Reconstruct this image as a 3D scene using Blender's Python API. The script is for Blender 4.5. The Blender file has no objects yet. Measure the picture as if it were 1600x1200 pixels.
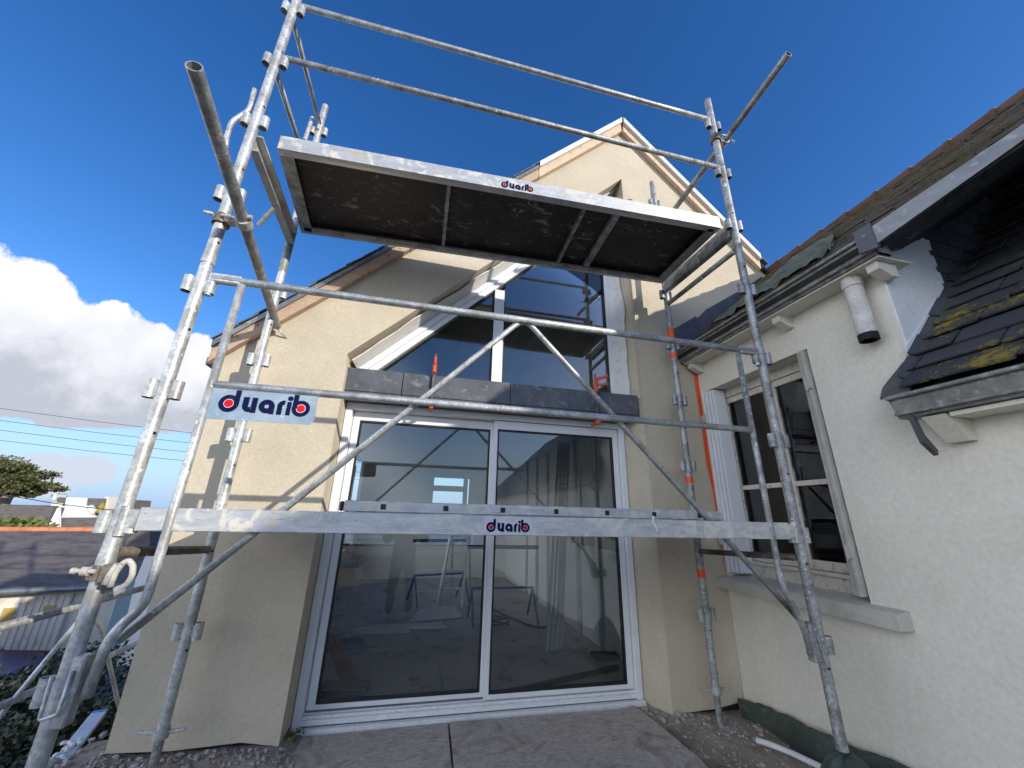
import bpy, bmesh, math, random
from mathutils import Vector, Matrix, noise
random.seed(7)
S = bpy.context.scene
COL = S.collection
V = Vector
rad = math.radians

# ------------------------------------------------------------------ camera
F_PX = 592.415
YAW, PITCH, ROLL = rad(12.809), rad(19.1007), rad(1.4113)
EYE = V((0, 0, 1.35))
fw = V((math.sin(YAW)*math.cos(PITCH), math.cos(YAW)*math.cos(PITCH), math.sin(PITCH)))
r0 = V((math.cos(YAW), -math.sin(YAW), 0)); u0 = r0.cross(fw)
rt = r0*math.cos(ROLL) + u0*math.sin(ROLL)
up = -r0*math.sin(ROLL) + u0*math.cos(ROLL)
cd = bpy.data.cameras.new('camera'); cam = bpy.data.objects.new('camera', cd); COL.objects.link(cam)
cd.sensor_width = 36; cd.lens = F_PX/1600*36; cd.clip_start = 0.01; cd.clip_end = 6000
cam.matrix_world = Matrix.Translation(EYE) @ Matrix((rt, up, -fw)).transposed().to_4x4()
S.camera = cam

def ray(x, y):
    return fw*F_PX + rt*(x-800) - up*(y-600)
def at(ax, c, x, y):
    """surveyed point: where the sight line of a photo position meets a real plane of the building"""
    d = ray(x, y); i = 'XYZ'.index(ax)
    return EYE + d*((c-EYE[i])/d[i])
def onroof(x, y, x0, z0, s):
    d = ray(x, y); t = (z0 - s*x0 - EYE.z)/(d.z - s*d.x)
    return EYE + d*t
def proj(p):
    v = p-EYE; w = v.dot(fw)
    return V((800+F_PX*v.dot(rt)/w, 600-F_PX*v.dot(up)/w))
def online(a, b, x, y):
    """point of the line a-b that is seen at x, y"""
    best, bd = a, 1e9
    for i in range(-400, 401):
        p = a+(b-a)*(i/100)
        if (p-EYE).dot(fw) < .05: continue
        q = (proj(p)-V((x, y))).length
        if q < bd: best, bd = p, q
    return best

# ------------------------------------------------------------------ materials
def srgb(r, g, b):
    f = lambda c: (c/12.92 if c <= .04045 else ((c+.055)/1.055)**2.4)
    return (f(r/255), f(g/255), f(b/255))
class NT:
    def __init__(self, name):
        self.m = bpy.data.materials.new(name); self.m.use_nodes = True
        self.t = self.m.node_tree; self.t.nodes.clear()
        self.out = self.n('ShaderNodeOutputMaterial')
        self.tc = self.n('ShaderNodeTexCoord').outputs['Object']
    def n(self, typ, **kw):
        x = self.t.nodes.new(typ)
        for k, v in kw.items():
            if k.startswith('i_'):
                x.inputs[k[2:].replace('_', ' ')].default_value = v
            else: setattr(x, k, v)
        return x
    def l(self, a, b): self.t.links.new(a, b)
    def noise(self, scale, detail=4, rough=.55, vec=None, stretch=None, dist=0):
        v = vec or self.tc
        if stretch:
            mp = self.n('ShaderNodeMapping'); mp.inputs['Scale'].default_value = stretch
            self.l(v, mp.inputs['Vector']); v = mp.outputs[0]
        x = self.n('ShaderNodeTexNoise'); x.inputs['Scale'].default_value = scale
        x.inputs['Detail'].default_value = detail; x.inputs['Roughness'].default_value = rough
        x.inputs['Distortion'].default_value = dist
        self.l(v, x.inputs['Vector']); return x.outputs['Fac']
    def vor(self, scale, feat='F1', rnd=1):
        x = self.n('ShaderNodeTexVoronoi'); x.feature = feat
        x.inputs['Scale'].default_value = scale; self.l(self.tc, x.inputs['Vector']); return x
    def ramp(self, fac, stops, interp='LINEAR'):
        x = self.n('ShaderNodeValToRGB'); cr = x.color_ramp; cr.interpolation = interp
        while len(cr.elements) < len(stops): cr.elements.new(.5)
        for e, (p, c) in zip(cr.elements, stops):
            e.position = p; e.color = (c, c, c, 1) if isinstance(c, (int, float)) else (*c, 1)
        self.l(fac, x.inputs[0]); return x.outputs[0]
    def mix(self, fac, a, b, blend='MIX'):
        x = self.n('ShaderNodeMix'); x.data_type = 'RGBA'; x.blend_type = blend
        for k, s in ((0, fac), (6, a), (7, b)):
            if isinstance(s, (int, float)): x.inputs[k].default_value = s if k == 0 else (s, s, s, 1)
            elif isinstance(s, tuple): x.inputs[k].default_value = (*s, 1)
            else: self.l(s, x.inputs[k])
        return x.outputs[2]
    def math(self, op, a, b=None, c=None):
        x = self.n('ShaderNodeMath'); x.operation = op
        for k, s in enumerate((a, b, c)):
            if s is None: continue
            if isinstance(s, (int, float)): x.inputs[k].default_value = s
            else: self.l(s, x.inputs[k])
        return x.outputs[0]
    def bsdf(self, color, rough=.6, metal=0, bump=None, bstr=.3, bdist=.01, spec=.5):
        b = self.n('ShaderNodeBsdfPrincipled')
        for k, s in (('Base Color', color), ('Roughness', rough), ('Metallic', metal)):
            if isinstance(s, tuple): b.inputs[k].default_value = (*s, 1)
            elif isinstance(s, (int, float)): b.inputs[k].default_value = s
            else: self.l(s, b.inputs[k])
        b.inputs['Specular IOR Level'].default_value = spec
        if bump is not None:
            n = self.n('ShaderNodeBump'); n.inputs['Strength'].default_value = bstr; n.inputs['Distance'].default_value = bdist
            self.l(bump, n.inputs['Height']); self.l(n.outputs[0], b.inputs['Normal'])
        self.l(b.outputs[0], self.out.inputs['Surface']); return b

def mottled(name, c1, c2, scale=4, rough=.7, bump_scale=60, bstr=.2, bdist=.004, metal=0, c3=None, spec=.4, stretch=None):
    t = NT(name)
    f = t.noise(scale, 6, .6, stretch=stretch)
    stops = [(.3, c1), (.7, c2)]
    col = t.ramp(f, stops)
    if c3:
        g = t.ramp(t.noise(scale*3.1, 5, .65), [(.55, 0), (.68, 1)])
        col = t.mix(g, col, c3)
    t.bsdf(col, rough, metal, t.noise(bump_scale, 5, .6), bstr, bdist, spec)
    return t.m

def galvanised(name, base, dirt, dirt_amt, splash=.66, metal=.75, rough=.38):
    t = NT(name)
    vo = t.vor(70)
    sp = t.ramp(t.math('ADD', t.math('MULTIPLY', vo.outputs['Distance'], .5), t.math('MULTIPLY', t.noise(32, 5, .7), .8)), [(.3, tuple(c*.55 for c in base)), (.75, tuple(min(1, c*1.25) for c in base))])
    col = t.mix(.15, sp, base)
    d = t.ramp(t.noise(9, 6, .7), [(.5-dirt_amt, 1), (.62-dirt_amt*.4, 0)])
    col = t.mix(t.math('MULTIPLY', d, .8), col, dirt)
    w = t.ramp(t.noise(38, 4, .6), [(splash, 0), (splash+.03, 1)])
    w2 = t.ramp(t.noise(5, 3, .5), [(.42, 0), (.6, 1)])
    w = t.math('MULTIPLY', w, w2)
    col = t.mix(w, col, (.72, .69, .62))
    mt = t.math('MULTIPLY', t.math('SUBTRACT', 1, w), metal)
    rg = t.math('ADD', t.math('MULTIPLY', t.noise(55, 4), .35), rough-.15)
    t.bsdf(col, rg, mt, t.math('ADD', t.noise(90, 4), t.math('MULTIPLY', w, 1.5)), .35, .003)
    return t.m

M = {}
M['galv'] = galvanised('galvanised_steel', (.50, .515, .51), (.28, .275, .26), .1, .62, .38, .42)
M['galv_dirty'] = galvanised('weathered_steel', (.36, .37, .37), (.14, .13, .12), .12, .6, .4, .5)
M['steel_old'] = galvanised('rusty_steel', (.2, .17, .14), (.08, .06, .045), .1, .68, .4, .6)
M['steel_green'] = galvanised('green_steel', (.09, .16, .15), (.3, .3, .28), .02, .7, .2, .5)
def aluminium():
    t = NT('scuffed_aluminium')
    col = t.ramp(t.noise(7, 6, .65, stretch=(1, 6, 6)), [(.3, (.40, .41, .42)), (.7, (.6, .6, .6))])
    dk = t.ramp(t.noise(26, 6, .75, stretch=(.5, 3, 3), dist=1.2), [(.60, 0), (.66, 1)])
    col = t.mix(t.math('MULTIPLY', dk, .75), col, (.14, .135, .13))
    sm = t.ramp(t.noise(11, 5, .7, dist=.8), [(.50, 0), (.58, 1)])
    col = t.mix(t.math('MULTIPLY', sm, .75), col, (.64, .60, .51))
    yl = t.ramp(t.noise(4.3, 4, .6, stretch=(2, 1, 1)), [(.62, 0), (.68, 1)])
    col = t.mix(t.math('MULTIPLY', yl, .5), col, (.58, .46, .25))
    t.bsdf(col, .5, t.math('MULTIPLY', t.math('SUBTRACT', 1, sm), .5), t.noise(40, 5, .7), .3, .003)
    return t.m
M['alu'] = aluminium()
M['alu_clean'] = mottled('plain_aluminium', (.5, .5, .5), (.66, .66, .66), 6, .4, 80, .15, .002, .6)
def plydark():
    t = NT('phenolic_plywood')
    col = t.ramp(t.noise(5, 6, .7), [(.3, (.012, .008, .006)), (.7, (.035, .025, .02))])
    w = t.ramp(t.noise(9, 8, .72, stretch=(.6, 1.3, 1), dist=1.5), [(.57, 0), (.63, 1)])
    w = t.math('MULTIPLY', w, t.ramp(t.noise(2.3, 4, .6), [(.42, .15), (.62, 1)]))
    col = t.mix(t.math('MULTIPLY', w, .75), col, (.36, .33, .29))
    s = t.ramp(t.noise(75, 3, .6), [(.66, 0), (.7, 1)])
    col = t.mix(t.math('MULTIPLY', s, .55), col, (.35, .33, .3))
    t.bsdf(col, .55, 0, t.noise(60, 4), .3, .002)
    return t.m
M['ply'] = plydark()
def plaster(name, c1, c2, stain=None, streak=0, bstr=.35):
    t = NT(name)
    col = t.ramp(t.noise(1.6, 7, .65, dist=.6), [(.3, c1), (.72, c2)])
    fine = t.ramp(t.noise(45, 4, .6), [(.35, .93), (.65, 1.04)])
    col = t.mix(1, col, fine, 'MULTIPLY')
    if stain:
        g = t.ramp(t.noise(1.1, 6, .7, stretch=(1, 1, .25)), [(.55, 0), (.75, 1)])
        col = t.mix(t.math('MULTIPLY', g, streak), col, stain)
    b = t.math('ADD', t.noise(7, 5, .6, dist=1.2), t.math('MULTIPLY', t.noise(150, 3, .6), .35))
    b2 = t.ramp(t.noise(3.5, 6, .6, dist=2.5), [(.48, 0), (.5, 1), (.52, 0)])
    b = t.math('ADD', b, t.math('MULTIPLY', b2, .12))
    sm = t.ramp(t.noise(2.7, 8, .75, dist=2), [(.60, 0), (.72, 1)])
    col = t.mix(t.math('MULTIPLY', sm, .16), col, (.3, .27, .22))
    t.bsdf(col, .92, 0, b, bstr, .02, .15)
    return t.m
M['render'] = plaster('cream_render', (.50, .435, .33), (.60, .53, .41), (.42, .36, .28), .25)
M['render_white'] = plaster('offwhite_paint', (.70, .66, .56), (.79, .76, .67), (.52, .48, .38), .45, .17)
M['cheek_white'] = plaster('white_roughcast', (.74, .76, .78), (.8, .81, .82), (.6, .62, .6), .3, .5)
M['stone'] = plaster('sill_concrete', (.48, .46, .40), (.62, .60, .54), (.22, .21, .19), .6, .4)
M['pvc'] = mottled('white_lacquered_frame', (.72, .73, .74), (.80, .81, .82), 3, .32, 30, .03, .001, 0, None, .5)
M['pvc_dirty'] = mottled('dusty_white_frame', (.68, .68, .68), (.8, .81, .82), 25, .5, 60, .1, .002, 0, (.56, .54, .5))
M['bare'] = mottled('bare_white_board', (.66, .65, .62), (.76, .75, .73), 5, .8, 30, .1, .002, 0, (.58, .54, .47))
M['gasket'] = mottled('black_gasket', (.012, .012, .012), (.02, .02, .02), 5, .5, 50, .05)
M['tan_paint'] = mottled('weathered_tan_paint', (.58, .53, .45), (.7, .66, .58), 9, .6, 50, .2, .002, 0, (.35, .3, .24))
M['shutter'] = mottled('white_shutter', (.66, .68, .72), (.74, .76, .79), 4, .45, 30, .05, .001)
M['shutter_grey'] = mottled('greyed_shutter', (.36, .34, .31), (.5, .48, .44), 8, .6, 40, .15, .002)
M['slate_clad'] = mottled('slate_cladding', (.06, .065, .075), (.12, .125, .14), 5, .38, 30, .15, .003, 0, (.2, .2, .2))
M['zinc'] = mottled('aged_zinc', (.16, .17, .18), (.27, .28, .285), 5, .45, 30, .15, .003, .45, (.36, .37, .36), .5, (1, 1, 3))
M['zinc_dark'] = mottled('dark_zinc', (.075, .08, .095), (.11, .115, .13), 5, .5, 30, .1, .003, .3)
M['gutter'] = mottled('weathered_gutter', (.13, .13, .12), (.34, .34, .32), 8, .6, 50, .2, .003, .15, (.45, .45, .43))
def slates(name, a, b, lich, amt, lich2=None, sc=3.0):
    t = NT(name)
    oi = t.n('ShaderNodeAttribute'); oi.attribute_name = 'tint'; oi.attribute_type = 'GEOMETRY'
    col = t.mix(oi.outputs['Fac'], a, b)
    col = t.mix(t.math('MULTIPLY', t.noise(16, 6, .7), .5), col, tuple(c*1.6 for c in b))
    g = t.ramp(t.math('ADD', t.math('MULTIPLY', t.noise(sc, 5, .6), .5), t.math('MULTIPLY', t.noise(26, 6, .8), .5)), [(amt, 0), (amt+.05, 1)])
    col = t.mix(g, col, lich)
    if lich2:
        g2 = t.ramp(t.noise(11, 5, .7), [(.55, 0), (.62, 1)])
        col = t.mix(t.math('MULTIPLY', g2, .7), col, lich2)
    t.bsdf(col, .62, 0, t.math('ADD', t.noise(30, 5, .7), t.math('MULTIPLY', g, .8)), .5, .006, .4)
    return t.m
M['slate_lichen'] = slates('lichen_slate', (.022, .026, .034), (.05, .052, .06), (.26, .195, .03), .52, None, 3.0)
M['slate_moss'] = slates('mossy_tile', (.06, .052, .044), (.16, .145, .125), (.15, .115, .03), .52, (.22, .2, .175))
M['slate_plain'] = slates('plain_slate', (.028, .033, .043), (.062, .068, .082), (.09, .09, .09), .7)
M['slate_new'] = slates('new_slate', (.075, .088, .098), (.12, .135, .15), (.1, .1, .1), .75)
M['tile_red'] = mottled('ridge_tile', (.10, .05, .035), (.2, .09, .06), 6, .8, 40, .3, .004, 0, (.08, .07, .05))
M['orange_ridge'] = mottled('orange_ridge_tile', (.42, .13, .06), (.62, .24, .12), 3, .8, 30, .2)
M['wood_fascia'] = mottled('raw_timber', (.42, .29, .20), (.54, .39, .29), 6, .75, 30, .15, .003, 0, (.34, .2, .12), .3, (1, 3, 6))
M['wood_pale'] = mottled('pale_timber', (.56, .42, .29), (.66, .53, .4), 6, .75, 30, .15, .003, 0, (.46, .3, .2), .3, (1, 3, 6))
M['membrane'] = mottled('roof_membrane', (.62, .62, .6), (.75, .74, .72), 6, .6, 30, .1)
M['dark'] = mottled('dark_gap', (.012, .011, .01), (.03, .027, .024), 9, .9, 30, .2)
M['orange'] = mottled('orange_tape', (.72, .075, .02), (.82, .12, .03), 8, .5, 40, .1)
M['red_clamp'] = mottled('red_orange_plastic', (.55, .06, .02), (.72, .1, .035), 20, .4, 40, .1)
def navyink():
    t = NT('navy_ink')
    w = t.ramp(t.noise(60, 5, .75), [(.64, 0), (.66, 1)])
    t.bsdf(t.mix(w, (.004, .007, .045), (.34, .38, .42)), .6, 0, None, spec=.1); return t.m
M['navy'] = navyink()
M['red'] = mottled('red_ink', (.5, .01, .015), (.62, .02, .03), 14, .6, 40, .1, .002, 0, None, .1)
M['pink'] = mottled('pink_ring_ink', (.6, .45, .5), (.7, .55, .6), 14, .5, 40, .1)
def signmat():
    t = NT('blue_grey_sign')
    col = t.ramp(t.noise(6, 6, .7), [(.3, (.19, .27, .36)), (.7, (.36, .44, .50))])
    w = t.ramp(t.noise(28, 5, .7), [(.63, 0), (.67, 1)])
    col = t.mix(w, col, (.62, .66, .68))
    t.bsdf(col, .45, .2, t.noise(60, 4), .15, .002); return t.m
M['sign'] = signmat()
M['sticker'] = mottled('white_sticker', (.46, .46, .48), (.64, .64, .66), 16, .5, 40, .1)
def groundmat():
    t = NT('site_ground')
    col = t.ramp(t.noise(2.2, 8, .7), [(.3, (.22, .18, .145)), (.55, (.42, .37, .32)), (.75, (.6, .56, .51))])
    r = t.ramp(t.noise(1.7, 5, .6, dist=1), [(.56, 0), (.66, 1)])
    col = t.mix(t.math('MULTIPLY', r, .6), col, (.16, .08, .04))
    b = t.math('ADD', t.noise(9, 8, .7), t.math('MULTIPLY', t.noise(60, 5, .7), .5))
    t.bsdf(col, .95, 0, b, .9, .03, .1); return t.m
M['ground'] = groundmat()
M['yard'] = mottled('yard_ground', (.09, .085, .075), (.16, .15, .13), .6, .95, 5, .5, .03)
M['sand'] = mottled('beach_sand', (.25, .21, .16), (.34, .29, .22), .2, .95, 3, .3, .03)
def seamat():
    t = NT('sea_water')
    w = t.ramp(t.noise(.02, 6, .6, stretch=(.5, 5, 1), dist=.5), [(.56, 0), (.6, 1)])
    col = t.mix(w, (.035, .085, .11), (.5, .52, .52))
    t.bsdf(col, .25, 0, t.noise(.5, 5), .4, .3); return t.m
M['sea'] = seamat()
M['rock'] = mottled('rubble_stone', (.24, .215, .185), (.46, .43, .39), 9, .95, 40, .5, .01, 0, (.2, .13, .09))
def osb():
    t = NT('dirty_board')
    a = t.ramp(t.noise(14, 8, .75, stretch=(1, 2.4, 1), dist=1.4), [(.3, (.24, .2, .17)), (.5, (.47, .41, .36)), (.7, (.66, .61, .55))])
    b = t.ramp(t.noise(2.2, 6, .6), [(.4, 0), (.7, 1)])
    col = t.mix(t.math('MULTIPLY', b, .45), a, (.42, .40, .38))
    s = t.ramp(t.noise(50, 4, .7), [(.62, 0), (.67, 1)])
    col = t.mix(s, col, (.6, .58, .54))
    k = t.ramp(t.noise(3.6, 8, .78, dist=1.2), [(.53, 0), (.6, 1)])
    col = t.mix(t.math('MULTIPLY', k, .6), col, (.62, .59, .57))
    k2 = t.ramp(t.noise(3.3, 6, .7, dist=1), [(.5, 0), (.66, 1)])
    col = t.mix(t.math('MULTIPLY', k2, .62), col, (.2, .135, .09))
    t.bsdf(col, .9, 0, t.noise(28, 6, .75), .5, .006, .15); return t.m
M['osb'] = osb()
M['tarp'] = mottled('dark_green_tarp', (.035, .05, .042), (.065, .085, .07), 5, .55, 22, .35, .01, 0, (.09, .11, .1))
M['netting'] = mottled('green_netting', (.06, .075, .055), (.2, .22, .17), 9, .9, 60, .4, .006)
M['pipe'] = mottled('dirty_white_pipe', (.5, .48, .43), (.76, .74, .70), 11, .8, 45, .5, .006, 0, (.3, .28, .24))
M['plastered'] = mottled('plaster_caked_steel', (.42, .4, .35), (.6, .57, .5), 22, .7, 60, .4, .004, .1, (.24, .14, .08))
M['foam'] = mottled('white_foam', (.6, .6, .6), (.78, .78, .78), 14, .9, 60, .5, .006)
M['blue_cap'] = mottled('blue_plastic', (.03, .16, .4), (.05, .22, .5), 12, .5, 40, .1, .001, 0, (.5, .52, .55))
M['concrete'] = mottled('screed_floor', (.34, .335, .31), (.46, .45, .42), 1.3, .85, 30, .2, .004, 0, (.2, .19, .17))
M['board_white'] = mottled('plasterboard', (.62, .62, .60), (.7, .7, .68), 1.5, .9, 40, .05)
M['insul'] = mottled('brown_insulation', (.28, .25, .2), (.36, .32, .27), 3, .95, 40, .3)
M['stud'] = mottled('metal_stud', (.4, .42, .44), (.55, .57, .58), 3, .4, 30, .05, .002, .6)
M['trestle'] = mottled('blue_trestle_paint', (.02, .07, .2), (.03, .1, .27), 8, .45, 40, .1, .002, 0, (.25, .27, .3))
M['hose'] = mottled('blue_hose', (.01, .07, .22), (.02, .1, .3), 6, .4, 40, .05)
M['rubber'] = mottled('black_rubber', (.008, .008, .008), (.016, .016, .016), 5, .5, 40, .05)
M['brownwood'] = mottled('brown_plank', (.11, .055, .03), (.18, .09, .05), 7, .7, 30, .2)
M['greyslat'] = mottled('grey_slat', (.08, .08, .085), (.14, .14, .15), 7, .6, 30, .2)
M['skin'] = mottled('skin', (.46, .26, .18), (.52, .31, .22), 6, .55, 80, .05)
M['jacket'] = mottled('dark_jacket', (.05, .055, .045), (.075, .08, .065), 6, .9, 60, .2)
M['trouser'] = mottled('dark_trousers', (.03, .03, .035), (.05, .05, .055), 6, .9, 60, .2)
M['hair'] = mottled('brown_hair', (.03, .02, .013), (.06, .04, .025), 30, .7, 60, .3)
M['eye'] = mottled('eye_white', (.6, .6, .6), (.7, .7, .7), 5, .3, 40, .02)
M['wallcream'] = mottled('distant_cream_wall', (.62, .58, .48), (.72, .68, .58), 1, .9, 6, .1)
M['wallwhite'] = mottled('distant_white_wall', (.74, .74, .73), (.8, .8, .79), 1, .9, 6, .1)
M['wallyellow'] = mottled('yellow_block', (.5, .43, .25), (.6, .53, .33), 1, .9, 6, .1)
def farroof(name, a, b, sc=2.5):
    t = NT(name)
    col = t.ramp(t.noise(sc, 7, .75, stretch=(1, 1, 4)), [(.3, a), (.7, b)])
    t.bsdf(col, .85, 0, t.noise(9, 5), .4, .03, .2); return t.m
M['farroof'] = farroof('old_slate_roof', (.075, .066, .064), (.2, .175, .165))
M['lichroof'] = mottled('lichen_patch', (.3, .2, .03), (.4, .28, .05), 1, .9, 5, .2)
M['garage_door'] = mottled('ribbed_door', (.6, .56, .48), (.7, .66, .58), 1.2, .7, 20, .1, .003, 0, (.45, .4, .32), .3, (1, 1, .3))
M['amber'] = mottled('amber_glazing', (.42, .3, .1), (.5, .37, .14), 1, .3, 10, .05)
M['carpaint'] = mottled('maroon_car_paint', (.13, .02, .02), (.16, .03, .03), 1, .25, 10, .02, .001, .2)
M['carglass'] = mottled('car_glass', (.06, .09, .09), (.09, .13, .12), 1, .3, 10, .02)
M['chrome'] = mottled('headlamp', (.5, .5, .5), (.6, .6, .6), 1, .2, 10, .02, .001, .5)
def leafmat(name, a, b, c):
    t = NT(name)
    at_ = t.n('ShaderNodeAttribute'); at_.attribute_name = 'tint'; at_.attribute_type = 'GEOMETRY'
    col = t.ramp(at_.outputs['Fac'], [(0, a), (.6, b), (1, c)])
    bs = t.bsdf(col, .5, 0); bs.inputs['Subsurface Weight'].default_value = 0
    return t.m
M['hedge'] = leafmat('hedge_leaf', (.018, .026, .01), (.035, .045, .018), (.07, .085, .035))
M['pine'] = leafmat('pine_needle', (.035, .045, .014), (.075, .08, .024), (.12, .11, .035))
M['green'] = leafmat('bush_leaf', (.05, .08, .015), (.1, .14, .03), (.16, .17, .04))
M['bark'] = mottled('bark', (.16, .13, .1), (.28, .24, .2), 5, .95, 20, .5, .02)
M['wire'] = mottled('cable', (.03, .03, .035), (.04, .04, .045), 1, .6, 10, .02)
def glass(name, tint, refl):
    t = NT(name)
    tr = t.n('ShaderNodeBsdfTransparent'); tr.inputs[0].default_value = (*tint, 1)
    gl = t.n('ShaderNodeBsdfGlossy'); gl.inputs['Roughness'].default_value = .004; gl.inputs[0].default_value = (.96, .98, 1, 1)
    fr = t.n('ShaderNodeFresnel'); fr.inputs['IOR'].default_value = 1.52
    fac = t.math('MINIMUM', t.math('ADD', t.math('MULTIPLY', fr.outputs[0], refl), .02), 1)
    mx = t.n('ShaderNodeMixShader'); t.l(fac, mx.inputs[0]); t.l(tr.outputs[0], mx.inputs[1]); t.l(gl.outputs[0], mx.inputs[2])
    t.l(mx.outputs[0], t.out.inputs['Surface']); return t.m
M['glass'] = glass('double_glazing', (.93, .95, .94), 1.25)
M['glass_old'] = glass('old_window_glass', (.5, .5, .5), .9)

# ------------------------------------------------------------------ mesh builder
OFF = {}
class MB:
    def __init__(self): self.bm = bmesh.new(); self.tint = None
    def _face(self, vs, smooth=False):
        try: f = self.bm.faces.new(vs); f.smooth = smooth; return f
        except ValueError: return None
    def box(self, a, b, bev=0):
        a, b = V(a), V(b); c = (a+b)/2; s = b-a
        return self.obox(c, V((1, 0, 0))*s.x, V((0, 1, 0))*s.y, V((0, 0, 1))*s.z, bev)
    def obox(self, c, ex, ey, ez, bev=0):
        c, ex, ey, ez = V(c), V(ex)/2, V(ey)/2, V(ez)/2
        vs = [self.bm.verts.new(c+ex*i+ey*j+ez*k) for i in (-1, 1) for j in (-1, 1) for k in (-1, 1)]
        fs = [self._face([vs[q] for q in f]) for f in ((0, 1, 3, 2), (4, 6, 7, 5), (0, 4, 5, 1), (2, 3, 7, 6), (0, 2, 6, 4), (1, 5, 7, 3))]
        if bev:
            es = list({e for f in fs if f for e in f.edges})
            bmesh.ops.bevel(self.bm, geom=es, offset=bev, segments=1, affect='EDGES', profile=.5)
        return self
    def beam(self, a, b, w, h, upv=(0, 0, 1), bev=0):
        a, b = V(a), V(b); d = b-a; L = d.length; d /= L
        s = d.cross(V(upv)).normalized(); u = s.cross(d)
        return self.obox((a+b)/2, d*L, s*w, u*h, bev)
    def ring(self, c, d, r, n, ref=None):
        d = V(d).normalized(); ref = ref or (V((0, 0, 1)) if abs(d.z) < .9 else V((1, 0, 0)))
        s = d.cross(ref).normalized(); u = s.cross(d)
        return [self.bm.verts.new(V(c)+s*(r*math.cos(2*math.pi*i/n))+u*(r*math.sin(2*math.pi*i/n))) for i in range(n)]
    def bridge(self, A, B, smooth=True):
        n = len(A)
        for i in range(n): self._face([A[i], A[(i+1) % n], B[(i+1) % n], B[i]], smooth)
    def tube(self, a, b, r, n=18, r2=None, hollow=0):
        a, b = V(a), V(b); d = b-a
        A = self.ring(a, d, r, n); B = self.ring(b, d, r2 or r, n); self.bridge(A, B)
        for R in (A, B):
            for i in range(n):
                e = self.bm.edges.get((R[i], R[(i+1) % n]))
                if e: e.smooth = False
        if hollow:
            ri = r-hollow
            A2 = self.ring(a, d, ri, n); B2 = self.ring(b, d, ri, n); self.bridge(B2, A2)
            self.bridge(A2, A, False); self.bridge(B, B2, False)
        else:
            self._face(A[::-1]); self._face(B)
        return self
    def pipe(self, pts, r, n=14, fillet=0, cap=True, flat=1):
        pts = [V(p) for p in pts]
        if fillet:
            q = [pts[0]]
            for i in range(1, len(pts)-1):
                a, b, c = pts[i-1], pts[i], pts[i+1]
                f = min(fillet, (a-b).length*.45, (c-b).length*.45)
                p0 = b+(a-b).normalized()*f; p2 = b+(c-b).normalized()*f
                for k in range(7):
                    t = k/6; q.append(p0*(1-t)**2+b*2*t*(1-t)+p2*t*t)
            q.append(pts[-1]); pts = q
        prev = None; ref = None
        for i, p in enumerate(pts):
            d = (pts[min(i+1, len(pts)-1)]-pts[max(i-1, 0)]).normalized()
            if ref is None:
                ref = V((0, 0, 1)) if abs(d.z) < .9 else V((1, 0, 0))
            s = d.cross(ref)
            if s.length < 1e-4: s = d.orthogonal()
            s.normalize(); u = s.cross(d); ref = u
            R = [self.bm.verts.new(p+s*(r*math.cos(2*math.pi*k/n))+u*(r*flat*math.sin(2*math.pi*k/n))) for k in range(n)]
            if prev: self.bridge(prev, R)
            elif cap: self._face(R[::-1])
            prev = R
        if cap: self._face(prev)
        return self
    def prism(self, poly, vec, smooth=False):
        vec = V(vec); A = [self.bm.verts.new(V(p)) for p in poly]; B = [self.bm.verts.new(V(p)+vec) for p in poly]
        self._face(A); self._face(B[::-1])
        n = len(A)
        for i in range(n): self._face([A[i], B[i], B[(i+1) % n], A[(i+1) % n]], smooth)
        return self
    def sphere(self, c, r, n=10, sc=(1, 1, 1)):
        m = Matrix.Translation(V(c)) @ Matrix.Diagonal((*sc, 1))
        g = bmesh.ops.create_uvsphere(self.bm, u_segments=n, v_segments=max(4, n*2//3), radius=r, matrix=m)
        for v in g['verts']:
            for f in v.link_faces: f.smooth = True
        return self
    def grid(self, fn, nu, nv, smooth=True):
        vs = [[self.bm.verts.new(fn(i/nu, j/nv)) for j in range(nv+1)] for i in range(nu+1)]
        for i in range(nu):
            for j in range(nv): self._face([vs[i][j], vs[i+1][j], vs[i+1][j+1], vs[i][j+1]], smooth)
        return self
    def rock(self, c, r):
        g = bmesh.ops.create_icosphere(self.bm, subdivisions=1, radius=r, matrix=Matrix.Translation(V(c)))
        k = V((random.uniform(.6, 1.3), random.uniform(.6, 1.3), random.uniform(.4, .9)))
        for v in g['verts']:
            d = v.co-V(c); d = V((d.x*k.x, d.y*k.y, d.z*k.z))*random.uniform(.75, 1.2); v.co = V(c)+d
        return self
    def build(self, name, mat, parent=None, tints=False):
        bmesh.ops.recalc_face_normals(self.bm, faces=self.bm.faces[:])
        o0 = OFF.get(parent.name, V()) if parent else V()
        loc = V()
        if parent is None:
            xs = [v.co for v in self.bm.verts]
            lo = V((min(v.x for v in xs), min(v.y for v in xs), min(v.z for v in xs))); hi = V((max(v.x for v in xs), max(v.y for v in xs), max(v.z for v in xs)))
            loc = V(((lo.x+hi.x)/2, (lo.y+hi.y)/2, lo.z)); o0 = loc
        for v in self.bm.verts: v.co -= o0
        me = bpy.data.meshes.new(name); self.bm.to_mesh(me); self.bm.free()
        if tints is not False:
            a = me.attributes.new('tint', 'FLOAT', 'FACE')
            rn = random.Random(3)
            if tints is True: a.data.foreach_set('value', [rn.random() for _ in me.polygons])
            else:
                vals = []
                for i in range(len(me.polygons)): vals.append(tints[i] if i < len(tints) else .5)
                a.data.foreach_set('value', vals)
        me.materials.append(M[mat] if isinstance(mat, str) else mat)
        o = bpy.data.objects.new(name, me); COL.objects.link(o)
        if parent: o.parent = parent
        else: o.location = loc
        OFF[o.name] = o0
        return o
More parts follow.
